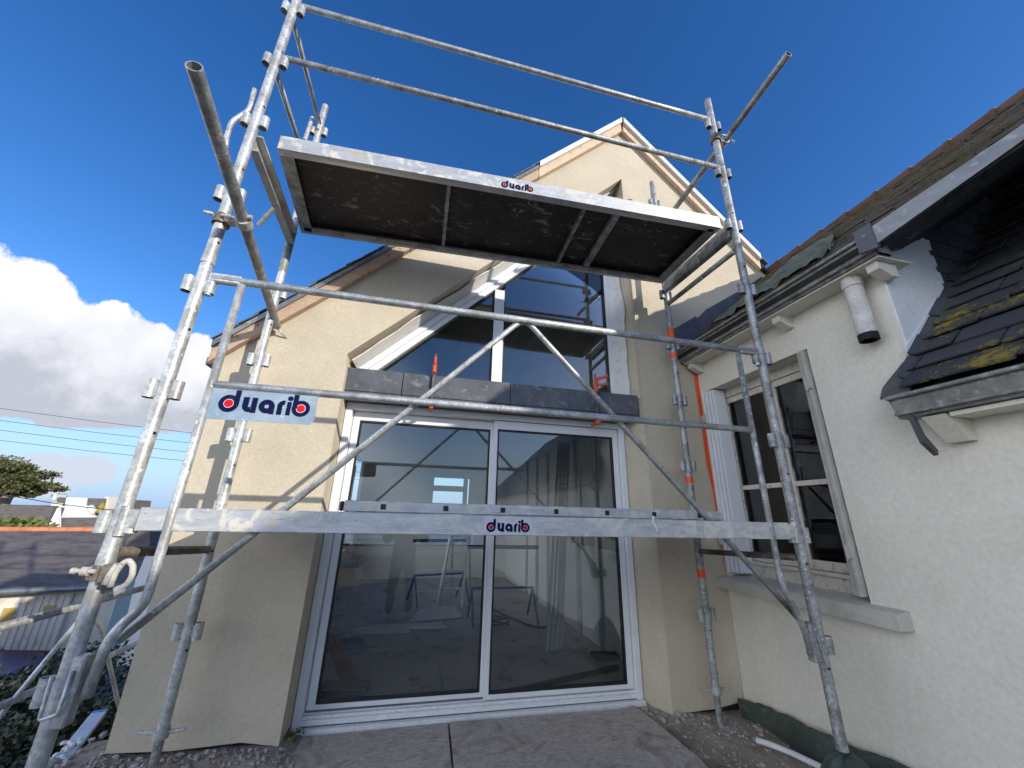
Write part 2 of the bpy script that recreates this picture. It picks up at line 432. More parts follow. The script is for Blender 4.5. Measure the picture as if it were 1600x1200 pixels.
def tag(o, label=None, cat=None, group=None, kind=None):
    if label: o['label'] = label
    if cat: o['category'] = cat
    if group: o['group'] = group
    if kind: o['kind'] = kind
    return o
def thing(name, loc, label, cat, group=None):
    o = bpy.data.objects.new(name, None); COL.objects.link(o); o.location = V(loc); o.empty_display_size = .1
    OFF[o.name] = V(loc)
    return tag(o, label, cat, group)

# ------------------------------------------------------------------ key planes of the place (metres)
YW = 3.0          # face of the rendered gable
XW = 2.55         # face of the older white house
YF, YR = 1.944, 2.80   # front and rear row of scaffold poles
YD = 3.25         # door and window frames
PR = .027         # pole radius
def F_(x, y): return at('Y', YF, x, y)

# ------------------------------------------------------------------ ground, sea
def gz(x, y):
    z = -.2*max(0, min(1, (2.7-y)/2.9)) if y > -6 else -.2
    z += .055*max(0, min(1, (y-2.72)/.2))*max(0, min(1, (-.52-x)/.15))
    return z + .018*noise.noise(V((x*2.3, y*2.3, 0))) + .01*noise.noise(V((x*7, y*7, 3)))
m = MB()
m.grid(lambda u, v: (lambda x, y: V((x, y, gz(x, y))))(-1.72-.10*noise.noise(V((0, v*9, 0)))*(u < .001)+u*7.7, -6+v*9.24), 90, 110)
o = m.build('terrace_ground', 'ground'); tag(o, kind='structure')
m = MB()
m.grid(lambda u, v: V((-1.70-.12*u+.03*noise.noise(V((v*14, u*4, 2))), -6+v*16, -.02-u*2.3)), 6, 60)
o = m.build('terrace_bank', 'yard'); tag(o, kind='structure')
m = MB()
def yz(x, y):
    return -2.62-.05*noise.noise(V((x*.2, y*.2, 0)))
m.box((-900, -28, -4), (900, 1500, -1.9))
o = m.build('ground', 'yard'); tag(o, kind='structure')
m = MB(); m.box((-900, -75, -6), (900, -28.02, -3.2)); o = m.build('beach', 'sand'); tag(o, kind='structure')
m = MB(); m.box((-4000, -4000, -8), (4000, -55, -3.0)); o = m.build('sea', 'sea'); tag(o, kind='structure')

# ------------------------------------------------------------------ slates helper
def slate_field(mb, o, u, v, W, H, gauge, width, thick=.008, jit=.3, lift=.02, keep=None):
    """courses of single slates from the eave line (o, along u) up the slope v"""
    u = V(u).normalized(); v = V(v).normalized(); n = u.cross(v).normalized()
    if n.z < 0 and abs(n.z) > 1e-3: n = -n
    rows = int(H/gauge+.5)
    t = []
    for r in range(rows):
        x = -(width/2 if r % 2 else 0)-random.uniform(0, .02)
        while x < W:
            w = width*random.uniform(1-jit*.3, 1+jit*.3)
            a, b = max(0, x+.0045), min(W, x+w-.0045)
            if b-a > .02 and (keep is None or keep(V(o)+u*a+v*(r*gauge))):
                y0 = r*gauge+random.uniform(-1, 1)*gauge*.04*jit*3; y1 = min(H, y0+gauge*1.25)
                k = lift*random.uniform(.7, 1.3)
                c0 = V(o)+u*a+v*y0+n*k; c1 = V(o)+u*b+v*y0+n*(k+random.uniform(-.003, .004))
                c2 = V(o)+u*b+v*y1+n*(.006); c3 = V(o)+u*a+v*y1+n*(.006)
                n0 = len(mb.bm.faces)
                mb.prism([c0, c1, c2, c3], -n*thick)
                t += [random.random()]*(len(mb.bm.faces)-n0)
            x += w
    return t

# ------------------------------------------------------------------ the extension (new rendered gable)
APX, APZ = 1.962, 5.955
def roofL(x): return APZ-(APX-x)*.972
def roofR(x): return APZ-(x-APX)*1.035
H1 = thing('gable_house', (0.5, YW, 0), 'cream rendered gable house under renovation with a triangular window above a sliding door', 'house')
OL, OR = -.655, 1.94
WT = .165          # wall stops this far under the roof covering
e0, e1 = V((OL-.012, 0, 2.53)), V((1.915, 0, 5.045))
m = MB()
P3 = lambda x, z, y=YW: V((x, y, z))
m.prism([P3(-1.511, .09), P3(-1.2, .075), P3(OL-.2, .085), P3(OL, .05), P3(OL, 2.405), P3(OL-.012, 2.53), P3(1.915, 5.045), P3(1.915, roofL(1.915)-WT), P3(-1.511, roofL(-1.511)-WT)], (0, .3, 0))
m.prism([P3(OR, .02), P3(2.3, .03), P3(2.547, .06), P3(2.56, 2.93), P3(3.75, 4.0), P3(APX, APZ-WT), P3(1.915, roofL(1.915)-WT), P3(1.915, 5.045)], (0, .3, 0))
wall = m.build('wall', 'render', H1)
m = MB()   # side wall and the dark plinth behind the render edge
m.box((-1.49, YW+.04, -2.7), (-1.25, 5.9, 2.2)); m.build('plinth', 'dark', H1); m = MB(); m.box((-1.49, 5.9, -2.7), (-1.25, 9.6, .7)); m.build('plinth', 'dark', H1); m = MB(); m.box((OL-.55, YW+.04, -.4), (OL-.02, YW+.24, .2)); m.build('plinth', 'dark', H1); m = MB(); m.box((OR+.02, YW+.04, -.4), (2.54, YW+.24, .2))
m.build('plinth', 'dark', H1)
m = MB(); m.box((-1.508, YW+.3, -2.7), (-1.492, 5.9, 2.35)); m.box((-1.508, 5.9, -2.7), (-1.492, 8.6, .7)); m.box((-1.508, 8.6, -2.7), (-1.492, 9.6, 2.35)); m.build('side_wall', 'render', H1)  # unseen opening left in this wall, added to brighten the room
m = MB(); m.box((-1.48, 5.0, 2.46), (3.6, 9.6, 2.56)); m.build('flat_roof', 'zinc_dark', H1)
# splayed right reveal, plaster below and bare white board above
m = MB(); m.prism([V((OR-.002, YW+.01, 0)), V((OR-.002, YD+.05, 0)), V((1.835, YD+.05, 0)), V((1.835, YD, 0))], (0, 0, 2.2)); m.build('reveal', 'render', H1)
m = MB()
pts = [V((OR-.004, YW+.03, 0)), V((OR-.004, YD+.05, 0)), V((1.80, YD+.05, 0)), V((1.80, YD+.005, 0))]
m.prism([p+V((0, 0, 2.42)) for p in pts], (0, 0, 2.45)); ro = m.build('reveal', 'render', H1)
m = MB()
zz = [2.42+i*.06 for i in range(40)]
def revpt(t): return V((OR-.012, YW+.02, 0)).lerp(V((1.79, YD-.002, 0)), t)
L = [revpt(.42+.16*noise.noise(V((z*3.1, 0, 0)))+.05*noise.noise(V((z*17, 1, 0))))+V((0, -.004, z)) for z in zz]
R_ = [revpt(1)+V((0, -.004, z)) for z in zz]
m.prism(L+R_[::-1], V((-.004, -.006, 0))); m.build('bare_reveal', 'bare', H1)
# sloped reveal: white inner strip under the hypotenuse
m = MB()
sd = (e1-e0).normalized()
a0 = e0+V((.02, YW+.10, -.004)); a1 = e1+V((0, YW+.10, -.004))
nrm = V((sd.z, 0, -sd.x))
N = 40; top = []; bot = []
for i in range(N+1):
    p = a0.lerp(a1, i/N); top.append(p+V((0, .04*noise.noise(V((i*.35, 0, 5))), 0))+nrm*.012); bot.append(p+V((0, .16, 0))+nrm*.05)
m.prism(top+bot[::-1], -nrm*.01); m.build('bare_reveal', 'bare', H1)
# roof slabs, verge slates, timber fascias
YB = 5.0
for side in (-1, 1):
    f = roofL if side < 0 else roofR
    xe = -1.565 if side < 0 else 3.66
    A, B = V((xe, 0, f(xe)-.03)), V((APX, 0, APZ-.03))
    d = (B-A).normalized(); n = V((-d.z, 0, d.x)) if d.x > 0 else V((d.z, 0, -d.x))
    m = MB(); m.prism([A+V((0, 2.96, 0)), B+V((0, 2.96, 0)), B+V((0, 2.96, 0))-V((0, 0, .09)), A+V((0, 2.96, 0))-V((0, 0, .09))], (0, YB-2.96, 0))
    rf = m.build('roof', 'dark', H1)
    m = MB()
    o_ = A+V((0, 2.925, 0))+n*.012
    t = slate_field(m, o_, (0, 1, 0), d, YB-2.925, (B-A).length, .16, .24, .008, .3, .015)
    m.build('slates', 'slate_new', rf, t)
    # fascia boards in two lengths
    segs = [(0, .36, 'wood_fascia'), (.362, .70, 'wood_fascia'), (.702, .995, 'wood_pale')] if side < 0 else [(.05, .5, 'wood_pale'), (.502, .995, 'wood_pale')]
    for s0, s1, mt in segs:
        p, q = A.lerp(B, s0), A.lerp(B, s1)
        m = MB(); hh = V((0, 0, .115))
        m.prism([p+V((0, 2.945, -.045)), q+V((0, 2.945, -.045)), q+V((0, 2.945, -.045))-hh, p+V((0, 2.945, -.045))-hh], (0, .05, 0))
        m.build('fascia_board', mt, H1)
        m = MB()
        yv, zv = (2.912, .026) if mt == 'wood_pale' else (2.927, 0)
        m.prism([p+V((0, yv, zv)), q+V((0, yv, zv)), q+V((0, yv, -.046)), p+V((0, yv, -.046))], (0, .0125, 0)); m.prism([p+V((0, yv+.0126, -.03)), q+V((0, yv+.0126, -.03)), q+V((0, yv+.0126, -.046)), p+V((0, yv+.0126, -.046))], (0, 2.96-yv-.0126, 0))
        m.build('verge_batten', 'membrane' if mt == 'wood_pale' else 'zinc', H1)
m = MB(); m.pipe([V((APX, 2.93, APZ-.02)), V((APX, YB, APZ-.02))], .035, 10); m.build('ridge_cap', 'slate_new', H1)
# eave box at the left end
m = MB(); m.box((-1.56, 3.03, 2.30), (-1.513, 5.0, 2.36), .005); m.build('eave_box', 'zinc_dark', H1)
m = MB(); m.box((-1.61, 3.0, 2.33), (-1.565, 5.0, 2.40), .01); m.build('eave_gutter', 'zinc', H1)

# slate clad beam between door and triangular window
m = MB()
m.box((OL-.01, 3.09, 2.215), (OR-.03, 3.29, 2.442)); m.build('slate_lintel', 'dark', H1)
xs = [OL-.012, -.22, .62, 1.02, 1.56, OR-.028]
xs = [at('Y', 3.08, x, y).x for x, y in ((536, 590), (629, 600), (797, 612), (991, 640))]
xs[0] = OL-.015; xs.insert(2, at('Y', 3.08, 673, 605).x); xs[-1] = OR-.02; xs.insert(4, 1.52)
for i in range(len(xs)-1):
    m = MB(); k = random.uniform(0, .003)
    m.box((xs[i]+.003, 3.068-k, 2.255), (xs[i+1]-.003, 3.082, 2.445+k), .002); m.build('slate_panel', 'slate_clad', H1)
    m = MB(); m.box((xs[i]+.003, 3.066-k, 2.198), (xs[i+1]-.003, 3.20, 2.210), .002); m.build('slate_panel', 'slate_clad', H1)
    m = MB(); m.box((xs[i]+.003, 3.072-k, 2.2105), (xs[i+1]-.003, 3.086, 2.2515), .001); m.build('slate_panel', 'slate_clad', H1)

# sliding door -------------------------------------------------------
def rect(plane, pts):
    q = [at('Y', plane, *p) for p in pts]   # bl, br, tr, tl
    return ((q[0].x+q[3].x)/2, (q[1].x+q[2].x)/2, (q[0].z+q[1].z)/2, (q[2].z+q[3].z)/2)
dx0, dx1, dz0, dz1 = rect(YD, [(462, 1140), (1002, 1092), (974, 676), (544, 635)])
dx0 = OL+.004; dx1 = 1.833; dz0 = .012; dz1 = 2.20
door = thing('sliding_door', ((dx0+dx1)/2, YD, dz0), 'wide white two-leaf sliding glass door set in the cream gable', 'door')
fwid = .052
m = MB(); m.box((dx0, YD-.03, dz0), (dx0+fwid, YD+.12, dz1), .003); m.build('frame_jamb', 'pvc', door)
m = MB(); m.box((dx1-fwid, YD-.03, dz0), (dx1, YD+.12, dz1), .003); m.build('frame_jamb', 'pvc', door)
m = MB(); m.box((dx0+fwid, YD-.03, dz1-fwid), (dx1-fwid, YD+.12, dz1), .003); m.build('frame_head', 'pvc', door)
m = MB(); m.box((dx0+fwid, YD-.028, dz0+.03), (dx1-fwid, YD+.12, dz0+.062), .003); m.box((dx0+fwid, YD-.010, dz0+.062), (dx1-fwid, YD+.004, dz0+.078)); m.box((dx0+fwid, YD+.02, dz0+.062), (dx1-fwid, YD+.03, dz0+.082))
m.build('track', 'pvc_dirty', door)
m = MB(); m.box((dx0-.0, YD-.07, dz0-.012), (dx1, YD-.031, dz0+.028), .003); m.build('threshold', 'pvc_dirty', door)
xm = at('Y', YD+.01, 772, 850).x
gl = rect(YD+.06, [(495, 1100), (750, 1082), (765.6, 671), (561, 657.5)])
gr = rect(YD+.02, [(763, 1084.5), (979, 1067), (955, 684), (777, 671)])
def leaf(nm, x0, x1, z0, z1, gx0, gx1, gz0, gz1, y):
    par = door
    lf = MB()
    lf.box((x0, y, z0), (gx0, y+.045, z1), .003); lf.box((gx1, y, z0), (x1, y+.045, z1), .003)
    lf.box((gx0, y, z0), (gx1, y+.045, gz0), .003); lf.box((gx0, y, gz1), (gx1, y+.045, z1), .003)
    L_ = lf.build('door_leaf', 'pvc', par)
    g = MB(); b = .014
    g.box((gx0, y+.006, gz0), (gx0+b, y+.04, gz1)); g.box((gx1-b, y+.006, gz0), (gx1, y+.04, gz1))
    g.box((gx0+b, y+.006, gz0), (gx1-b, y+.04, gz0+b)); g.box((gx0+b, y+.006, gz1-b), (gx1-b, y+.04, gz1)); g.build('gasket', 'gasket', L_)
    p = MB(); p.box((gx0+.004, y+.02, gz0+.004), (gx1-.004, y+.028, gz1-.004)); p.build('pane', 'glass', L_)
    return L_
zt, zb = dz1-fwid-.004, dz0+.084
LA = leaf('l', dx0+fwid+.004, gl[1]+.06, zb, zt, gl[0], gl[1], gl[2], gl[3], YD+.05)
LB = leaf('r', gr[0]-.035, dx1-fwid-.004, zb, zt, gr[0], gr[1], gr[2], gr[3], YD-.002)
m = MB()
for (x, y) in ((692, 662), (944, 674)):
    p = at('Y', YD+.05, x, y); m.box((p.x-.022, YD+.09, p.z-.03), (p.x+.022, YD+.11, p.z+.03), .004)
m.build('roller_guide', 'gasket', door)

# triangular window ---------------------------------------------------
tw = thing('triangular_window', (.9, YD, 2.44), 'white framed triangular window high in the gable above the slate lintel', 'window')
yw = YD-.01
fo0, fo1 = at('Y', yw, 566, 573), at('Y', yw, 800, 416)
s2 = (fo1.z-fo0.z)/(fo1.x-fo0.x)
zbase = 2.45
xR = 1.80
def hz(x, off): return fo0.z+(x-fo0.x)*s2-off*math.sqrt(1+s2*s2)
def hx(z, off): return fo0.x+(z-fo0.z+off*math.sqrt(1+s2*s2))/s2
mul = (at('Y', yw, 768, 590).x, at('Y', yw, 784, 592).x)
fwh = .10
m = MB()
m.prism([P3(hx(zbase, 0), zbase, yw), P3(hx(zbase, fwh), zbase, yw), P3(xR, hz(xR, fwh), yw), P3(xR, hz(xR, 0), yw)], (0, .09, 0)); m.build('frame_rafter', 'pvc', tw)
m = MB()
m.prism([P3(hx(zbase, .05)+.0, hz(hx(zbase, .05), .05), yw-.02), P3(xR, hz(xR, .05), yw-.02), P3(xR, hz(xR, 0), yw-.02), P3(hx(zbase, 0), zbase, yw-.02)], (0, .019, 0)); m.build('frame_moulding', 'pvc', tw)
m = MB(); m.box((hx(zbase, fwh), yw+.001, zbase), (xR, yw+.088, zbase+.035)); m.build('frame_sill', 'pvc', tw)
m = MB(); m.box((xR-.055, yw+.002, zbase+.035), (xR, yw+.087, hz(xR-.055, fwh)-.01), .002); m.build('frame_jamb', 'pvc', tw)
m = MB(); m.box((mul[0], yw+.003, zbase+.035), (mul[1], yw+.086, hz(mul[0], fwh)-.002)); m.build('mullion', 'pvc', tw)
zb2 = zbase+.035
m = MB(); m.prism([P3(hx(zb2, fwh)+.02, zb2, yw+.04), P3(mul[0], zb2, yw+.04), P3(mul[0], hz(mul[0], fwh)-.004, yw+.04)], (0, .008, 0)); m.build('pane', 'glass', tw)
m = MB(); m.prism([P3(mul[1], zb2, yw+.04), P3(xR-.055, zb2, yw+.04), P3(xR-.055, hz(xR-.055, fwh)-.004, yw+.04), P3(mul[1], hz(mul[1], fwh)-.004, yw+.04)], (0, .008, 0)); m.build('pane', 'glass', tw)
m = MB(); b = .014
def gask(m, poly):
    c = sum(poly, V())/len(poly)
    for i in range(len(poly)):
        p, q = poly[i], poly[(i+1) % len(poly)]
        d = (q-p).normalized(); n = V((-d.z, 0, d.x)); n = n if n.dot(c-p) > 0 else -n
        m.prism([p, q, q+n*b, p+n*b], (0, .012, 0))
gask(m, [P3(hx(zb2, fwh)+.02, zb2+.001, yw+.02), P3(mul[0]-.001, zb2+.001, yw+.02), P3(mul[0]-.001, hz(mul[0], fwh)-.004, yw+.02)])
gask(m, [P3(mul[1]+.001, zb2+.001, yw+.021), P3(xR-.056, zb2+.001, yw+.021), P3(xR-.056, hz(xR-.056, fwh)-.004, yw+.021), P3(mul[1]+.001, hz(mul[1], fwh)-.004, yw+.021)])
m.build('gasket', 'gasket', tw)

# ------------------------------------------------------------------ inside of the extension
YI = 9.3
m = MB(); m.box((-1.24, YW+.3, -.1), (2.6, YI, .03)); m.build('screed', 'concrete', H1)
m = MB()
m.box((2.06, YW+.32, .03), (2.12, YI, 2.40)); m.build('inner_lining', 'board_white', H1)
m = MB(); m.box((-1.245, YW+.32, .03), (-1.19, 5.9, 2.40)); m.box((-1.245, 5.9, .03), (-1.19, 8.6, .7)); m.box((-1.245, 8.6, .03), (-1.19, YI, 2.40)); m.build('inner_lining', 'insul', H1)  # lining leaves the same added opening free for light
bw = [at('Y', YI, x, y) for x, y in ((679, 745), (725, 760), (682, 771), (722, 787), (731, 771), (739, 787))]
wx0, wx1 = bw[0].x, bw[1].x; z_hi, z_lo = bw[0].z, at('Y', YI, 702, 850).z
m = MB()
m.box((-1.2, YI, -.1), (wx0, YI+.2, 2.45)); m.box((wx1+.28, YI, -.1), (2.6, YI+.2, 2.45)); m.box((wx0, YI, z_hi), (wx1+.28, YI+.2, 2.45)); m.box((wx0, YI, -.1), (wx1+.28, YI+.2, z_lo)); m.box((wx1, YI+.01, z_lo), (wx1+.09, YI+.19, z_hi)); m.box((wx1+.14, YI+.01, (z_lo+z_hi)/2+.1), (wx1+.28, YI+.19, z_hi))
m.box((wx0, YI+.02, bw[1].z-.12), (wx1, YI+.18, bw[1].z))
m.build('back_wall', 'board_white', H1)
m = MB(); m.box((-1.2, YW+.34, 2.36), (2.06, YI, 2.44)); m.build('ceiling', 'board_white', H1)
# attic lining
m = MB()
for f, x0, x1 in ((roofL, -1.2, APX), (roofR, APX, 3.4)):
    m.prism([V((x0, YW+.32, f(x0)-.34)), V((x1, YW+.32, f(x1)-.34)), V((x1, YW+.32, f(x1)-.30)), V((x0, YW+.32, f(x0)-.30))], (0, 1.6, 0))
m.build('attic_lining', 'board_white', H1)
m = MB(); m.prism([V((-1.3, 4.88, 2.45)), V((3.7, 4.88, 2.45)), V((3.6, 4.88, 4.1)), V((APX, 4.88, 5.7)), V((-1.3, 4.88, 2.6))], (0, .1, 0)); m.build('attic_wall', 'insul', H1)
m = MB(); m.box((3.35, YW+.31, 2.45), (3.4, 4.87, 4.2)); m.build('attic_lining', 'board_white', H1)
m = MB(); m.box((2.06, YW+.34, 2.37), (3.5, 5, 2.43)); m.build('ceiling', 'board_white', H1)
for (x, y) in ((1.3, 5.0), (2.04, 4.6)):
    pass
for i, y in enumerate((3.75, 4.35, 4.95, 5.55, 6.15, 6.75, 7.4)):
    m = MB(); m.box((2.02, y-.024, .03), (2.055, y+.024, 2.36)); m.build('wall_stud', 'stud', H1)
m = MB(); m.box((2.045, 3.5, 1.02), (2.056, 5.2, 1.16)); m.build('wall_rail', 'insul', H1)

def leg_tube(m, a, b, r=.016): m.tube(a, b, r, 10)
def trestle(x, y, ang, label):
    t = thing('trestle', (x, y, .03), label, 'trestle', 'blue builder trestles inside the room')
    c, s = math.cos(ang), math.sin(ang)
    T = lambda a, b, z: V((x+a*c-b*s, y+a*s+b*c, z))
    m = MB(); m.beam(T(-.5, 0, .93), T(.5, 0, .93), .05, .05); m.build('top_bar', 'trestle', t)
    for k in (-1, 1):
        m = MB(); m.beam(T(k*.42, 0, .4), T(k*.42, 0, .93), .04, .04); leg_tube(m, T(k*.42, 0, .42), T(k*.42, -.27, .03)); leg_tube(m, T(k*.42, 0, .42), T(k*.42, .27, .03)); m.build('leg', 'trestle', t)
    m = MB(); leg_tube(m, T(-.42, 0, .42), T(.42, 0, .42)); m.build('stretcher', 'trestle', t)
trestle(1.22, 5.62, .0, 'blue steel trestle standing nearer the studwork inside the room')
trestle(.45, 6.9, .3, 'blue steel trestle deeper in the room behind the stepladder')
t = thing('stepladder', (.6, 6.45, .03), 'aluminium stepladder standing open inside the room', 'ladder')
for sgn, nm in ((-1, 0), (1, 1)):
    m = MB(); m.beam(V((.6+sgn*.18, 6.45, .03)), V((.72+sgn*.13, 6.7, 1.25)), .03, .06); m.build('stile', 'alu_clean', t)
    m = MB(); m.beam(V((.85+sgn*.16, 7.2, .03)), V((.72+sgn*.13, 6.74, 1.25)), .025, .04); m.build('rear_leg', 'alu_clean', t)
for i in range(4):
    k = (i+1)/5; m = MB(); p = V((.6, 6.45, .03)).lerp(V((.72, 6.7, 1.25)), k); m.box(p-V((.16, .04, .012)), p+V((.16, .04, .012))); m.build('step', 'alu_clean', t)
# leaning studs
for i in range(4):
    a = V((1.44+.062*i, 4.36+.03*i, .032)); b_ = V((1.83+.066*i, 4.95+.05*i, 2.33))
    m = MB(); d = (b_-a).normalized()
    s = d.cross(V((0, 1, 0))).normalized(); u = s.cross(d)
    m.obox((a+b_)/2, d*(b_-a).length, s*.003, u*.034); m.obox((a+b_)/2+s*.014+u*.017, d*(b_-a).length, s*.026, u*.002); m.obox((a+b_)/2+s*.014-u*.017, d*(b_-a).length, s*.026, u*.002)
    o = m.build('metal_stud', 'stud'); tag(o, 'grey metal stud leaning in a bundle against the inner wall', 'stud', 'metal studs leaning inside the room')
m = MB()
for k in range(3):
    m.pipe([V((-.545+math.cos(a*.2)*(.17-.012*k), 4.735+math.sin(a*.2)*(.17-.012*k), .05+.024*k)) for a in range(32)], .013, 8, cap=False)
m.pipe([V((-.71, 4.70, .05)), V((-.9, 4.66, .045)), V((-1.1, 4.75, .045))], .012, 8)
o = m.build('hose_coil', 'hose'); tag(o, 'coil of blue hose lying on the screed floor', 'hose')
m = MB(); pts = [at('Z', .045, *q) for q in ((768, 950), (786, 960), (805, 968), (825, 977), (845, 981), (870, 977))]
m.pipe(pts, .014, 8)
c0 = at('Z', .045, 765, 980)
m.pipe([c0+V((math.cos(a*.21)*.17+.07, math.sin(a*.21)*.14, .01+.002*a)) for a in range(58)], .012, 8)
o = m.build('power_cable', 'rubber'); tag(o, 'black cable looped across the indoor floor', 'cable')
for i, (p, q) in enumerate((((552, 984), (699, 979)), ((552, 988), (640, 986)), ((560, 979), (690, 975)))):
    m = MB(); a, b_ = at('Z', .05, *p), at('Z', .05, *q); m.beam(a, b_, .035, .03)
    o = m.build('trim_profile', 'board_white'); tag(o, ['longer white trim length lying on the indoor floor, in the middle of three', 'short white trim length lying nearest the glass on the indoor floor', 'white trim length lying farthest from the glass on the indoor floor'][i], 'trim', 'white trims on the indoor floor')
m = MB(); m.beam(at('Z', .045, 783, 1084), at('Z', .06, 966, 1042), .04, .03); o = m.build('dark_rail', 'rubber'); tag(o, 'long dark rail lying on the floor just behind the right door leaf', 'rail')
m = MB(); p = at('Z', .04, 945, 1030)
for i in range(5): m.beam(p+V((-.1, .03*i, .02+.01*(i % 2))), p+V((.14, .02*i-.05, .03)), .03, .03)
o = m.build('offcut_pile', 'rubber'); tag(o, 'small dark pile of offcuts near the right inner wall', 'offcuts')
g = thing('slat_stack', (-.42, 3.75, .03), 'stack of dark grey slats and brown planks behind the left door leaf', 'slats')
m = MB()
for i in range(8): m.beam(V((-.58, 3.66+.03*(i % 4), .05+.028*(i//4)+.01)), V((-.24, 3.60+.04*(i % 4), .05+.028*(i//4)+.01)), .03, .022)
m.build('slats', 'greyslat', g)
for i in range(2):
    m = MB(); m.beam(V((-.66+.05*i, 4.18, .3)), V((-.40+.07*i, 3.72, .07)), .05, .03); m.build('plank', 'brownwood', g)
# cluttered work stand at the left
w = thing('work_stand', (-.86, 5.45, .03), 'thin legged work stand heaped with rubble bags inside on the left', 'stand')
m = MB(); m.box((-1.12, 5.25, .72), (-.62, 5.75, .76)); m.build('table_top', 'greyslat', w)
for a, b_ in ((-1.08, 5.3), (-.66, 5.3), (-.66, 5.7), (-1.08, 5.7)):
    m = MB(); m.tube(V((a*.97, b_, .72)), V((a, b_-.06, .03)), .012, 8); m.build('leg', 'stud', w)
m = MB()
for i in range(14): m.rock(V((-.87+random.uniform(-.2, .2), 5.5+random.uniform(-.2, .2), .80+random.uniform(0, .12))), .07)
m.build('heap', 'rock', w)
m = MB(); p = [at('Z', .04, *q) for q in ((640, 972), (722, 965), (712, 948), (655, 955))]; m.prism([q for q in p], (0, 0, .012))
for i in range(16):
    a = p[0].lerp(p[3], i/15); b_ = p[1].lerp(p[2], i/15); m.beam(a+V((0, 0, .016)), b_+V((0, 0, .016)), .012, .008)
o = m.build('ribbed_mat', 'board_white'); tag(o, 'pale ribbed panel lying on the floor deep in the room', 'panel')

# ------------------------------------------------------------------ the older white house on the right
H2 = thing('white_house', (3.6, 1, 0), 'older off-white house on the right with mossy roof and zinc gutters', 'house')
YG = 1.374
G0, GZ, SL = 2.353, 2.93, .882
RX, RZ = 3.74, 4.14
X1 = XW+.3
oy0, oy1, oz0, oz1 = 1.903, 2.95, .92, 2.505
m = MB()
m.box((XW, oy1, -.4), (X1, 2.998, 2.9)); m.box((XW, oy0, -.4), (X1, oy1, oz0)); m.box((XW, oy0, oz1), (X1, oy1, 2.9)); m.box((XW, YG, -.4), (X1, oy0, 2.9)); m.box((XW, -8, -.4), (X1, YG, 2.05))
m.build('wall', 'render_white', H2)
# gable (cheek) wall facing the camera, white part
m = MB()
m.prism([V((XW+.001, YG-.012, 2.0)), V((XW+.001, YG-.012, 2.98)), V((2.75, YG-.012, 3.12)), V((3.16, YG-.012, 3.44)), V((3.10, YG-.012, 3.22)), V((3.06, YG-.012, 3.0)), V((3.05, YG-.012, 2.4))], (0, .05, 0))
m.build('cheek_wall', 'cheek_white', H2)
m = MB(); m.prism([V((2.90, YG+.04, 2.1)), V((2.90, YG+.04, 3.1)), V((3.74, YG+.04, 3.95)), V((5.1, YG+.04, 2.75)), V((5.1, YG+.04, 2.0))], (0, .2, 0)); m.build('cheek_core', 'dark', H2)
# slate hung part of the cheek
m = MB(); t = []
for r in range(14):
    z0 = 2.36+r*.125
    x = 3.05+.02*math.sin(r)-(.11 if r % 2 else 0)+max(0, (z0-3.15))*.55
    if x < 3.02+max(0, (z0-3.15))*.55: x = 3.04+max(0, (z0-3.15))*.55
    xl = 3.035+max(0, (z0-3.15))*.55
    x = xl-(.1 if r % 2 else 0)
    while x < 5.0:
        w_ = .21*random.uniform(.92, 1.08); n0 = len(m.bm.faces)
        if z0+.26 > min(GZ+(x-G0)*SL, RZ-(x+w_-RX)*SL)-.04: x += w_; continue
        xs_ = max(x, xl)
        m.prism([V((xs_, YG-.014, z0)), V((x+w_-.006, YG-.014+random.uniform(-.002, .002), z0)), V((x+w_-.005, YG-.006, z0+.165)), V((xs_, YG-.006, z0+.165))], (0, .005, 0))
        t += [random.random()]*(len(m.bm.faces)-n0); x += w_
m.build('cheek_slates', 'slate_plain', H2, t)
# main roof: gutter edge (2.353, 2.9) to ridge (3.74, 4.14)
vd = V((RX-G0, 0, RZ-GZ)); LH = vd.length; vd.normalize()
va = onroof(1376, 362, G0, GZ, SL); vb = onroof(1600, 197, G0, GZ, SL)
YV0, YV1 = 1.25, 1.05
m = MB()
VX = lambda y: G0-.02+max(0, YV0-y)*.375
rp = lambda x, y, dz=0: V((x, y, GZ+(x-G0)*SL+dz))
m.prism([rp(VX(YV0)+.02, YV0, -.03), rp(VX(-.4)+.02, -.4, -.03), V((RX, -.4, RZ-.03)), V((RX, 2.99, RZ-.03)), V((G0, 2.99, GZ-.03))], (0, 0, -.06))
m.prism([V((RX, -.4, RZ-.03)), V((5.2, -.4, 2.84)), V((5.2, 2.99, 2.84)), V((RX, 2.99, RZ-.03))], (0, 0, -.06))
mr = m.build('roof', 'dark', H2)
m = MB(); t = slate_field(m, V((G0, -.4, GZ-.02)), (0, 1, 0), vd, 2.74+.4, LH, .085, .17, .014, .9, .026, lambda p: p.y > YV0 or p.x > VX(p.y)+.02)
m.build('tiles', 'slate_moss', mr, t)
m = MB(); t = slate_field(m, V((5.2, 1.2, 2.84)), (0, 1, 0), V((RX-5.2, 0, RZ-2.84)), 1.75, 1.95, .11, .2, .014, .8, .024); m.build('tiles', 'slate_moss', mr, t)
m = MB(); yy = -.4
while yy < 2.93:
    m.tube(V((RX, yy, RZ-.03)), V((RX, yy+.24, RZ-.03)), .062+.006*random.random(), 10, .055); m.tube(V((RX, yy+.225, RZ-.03)), V((RX, yy+.255, RZ-.03)), .07, 10); yy += .25
m.build('ridge_tiles', 'tile_red', mr)
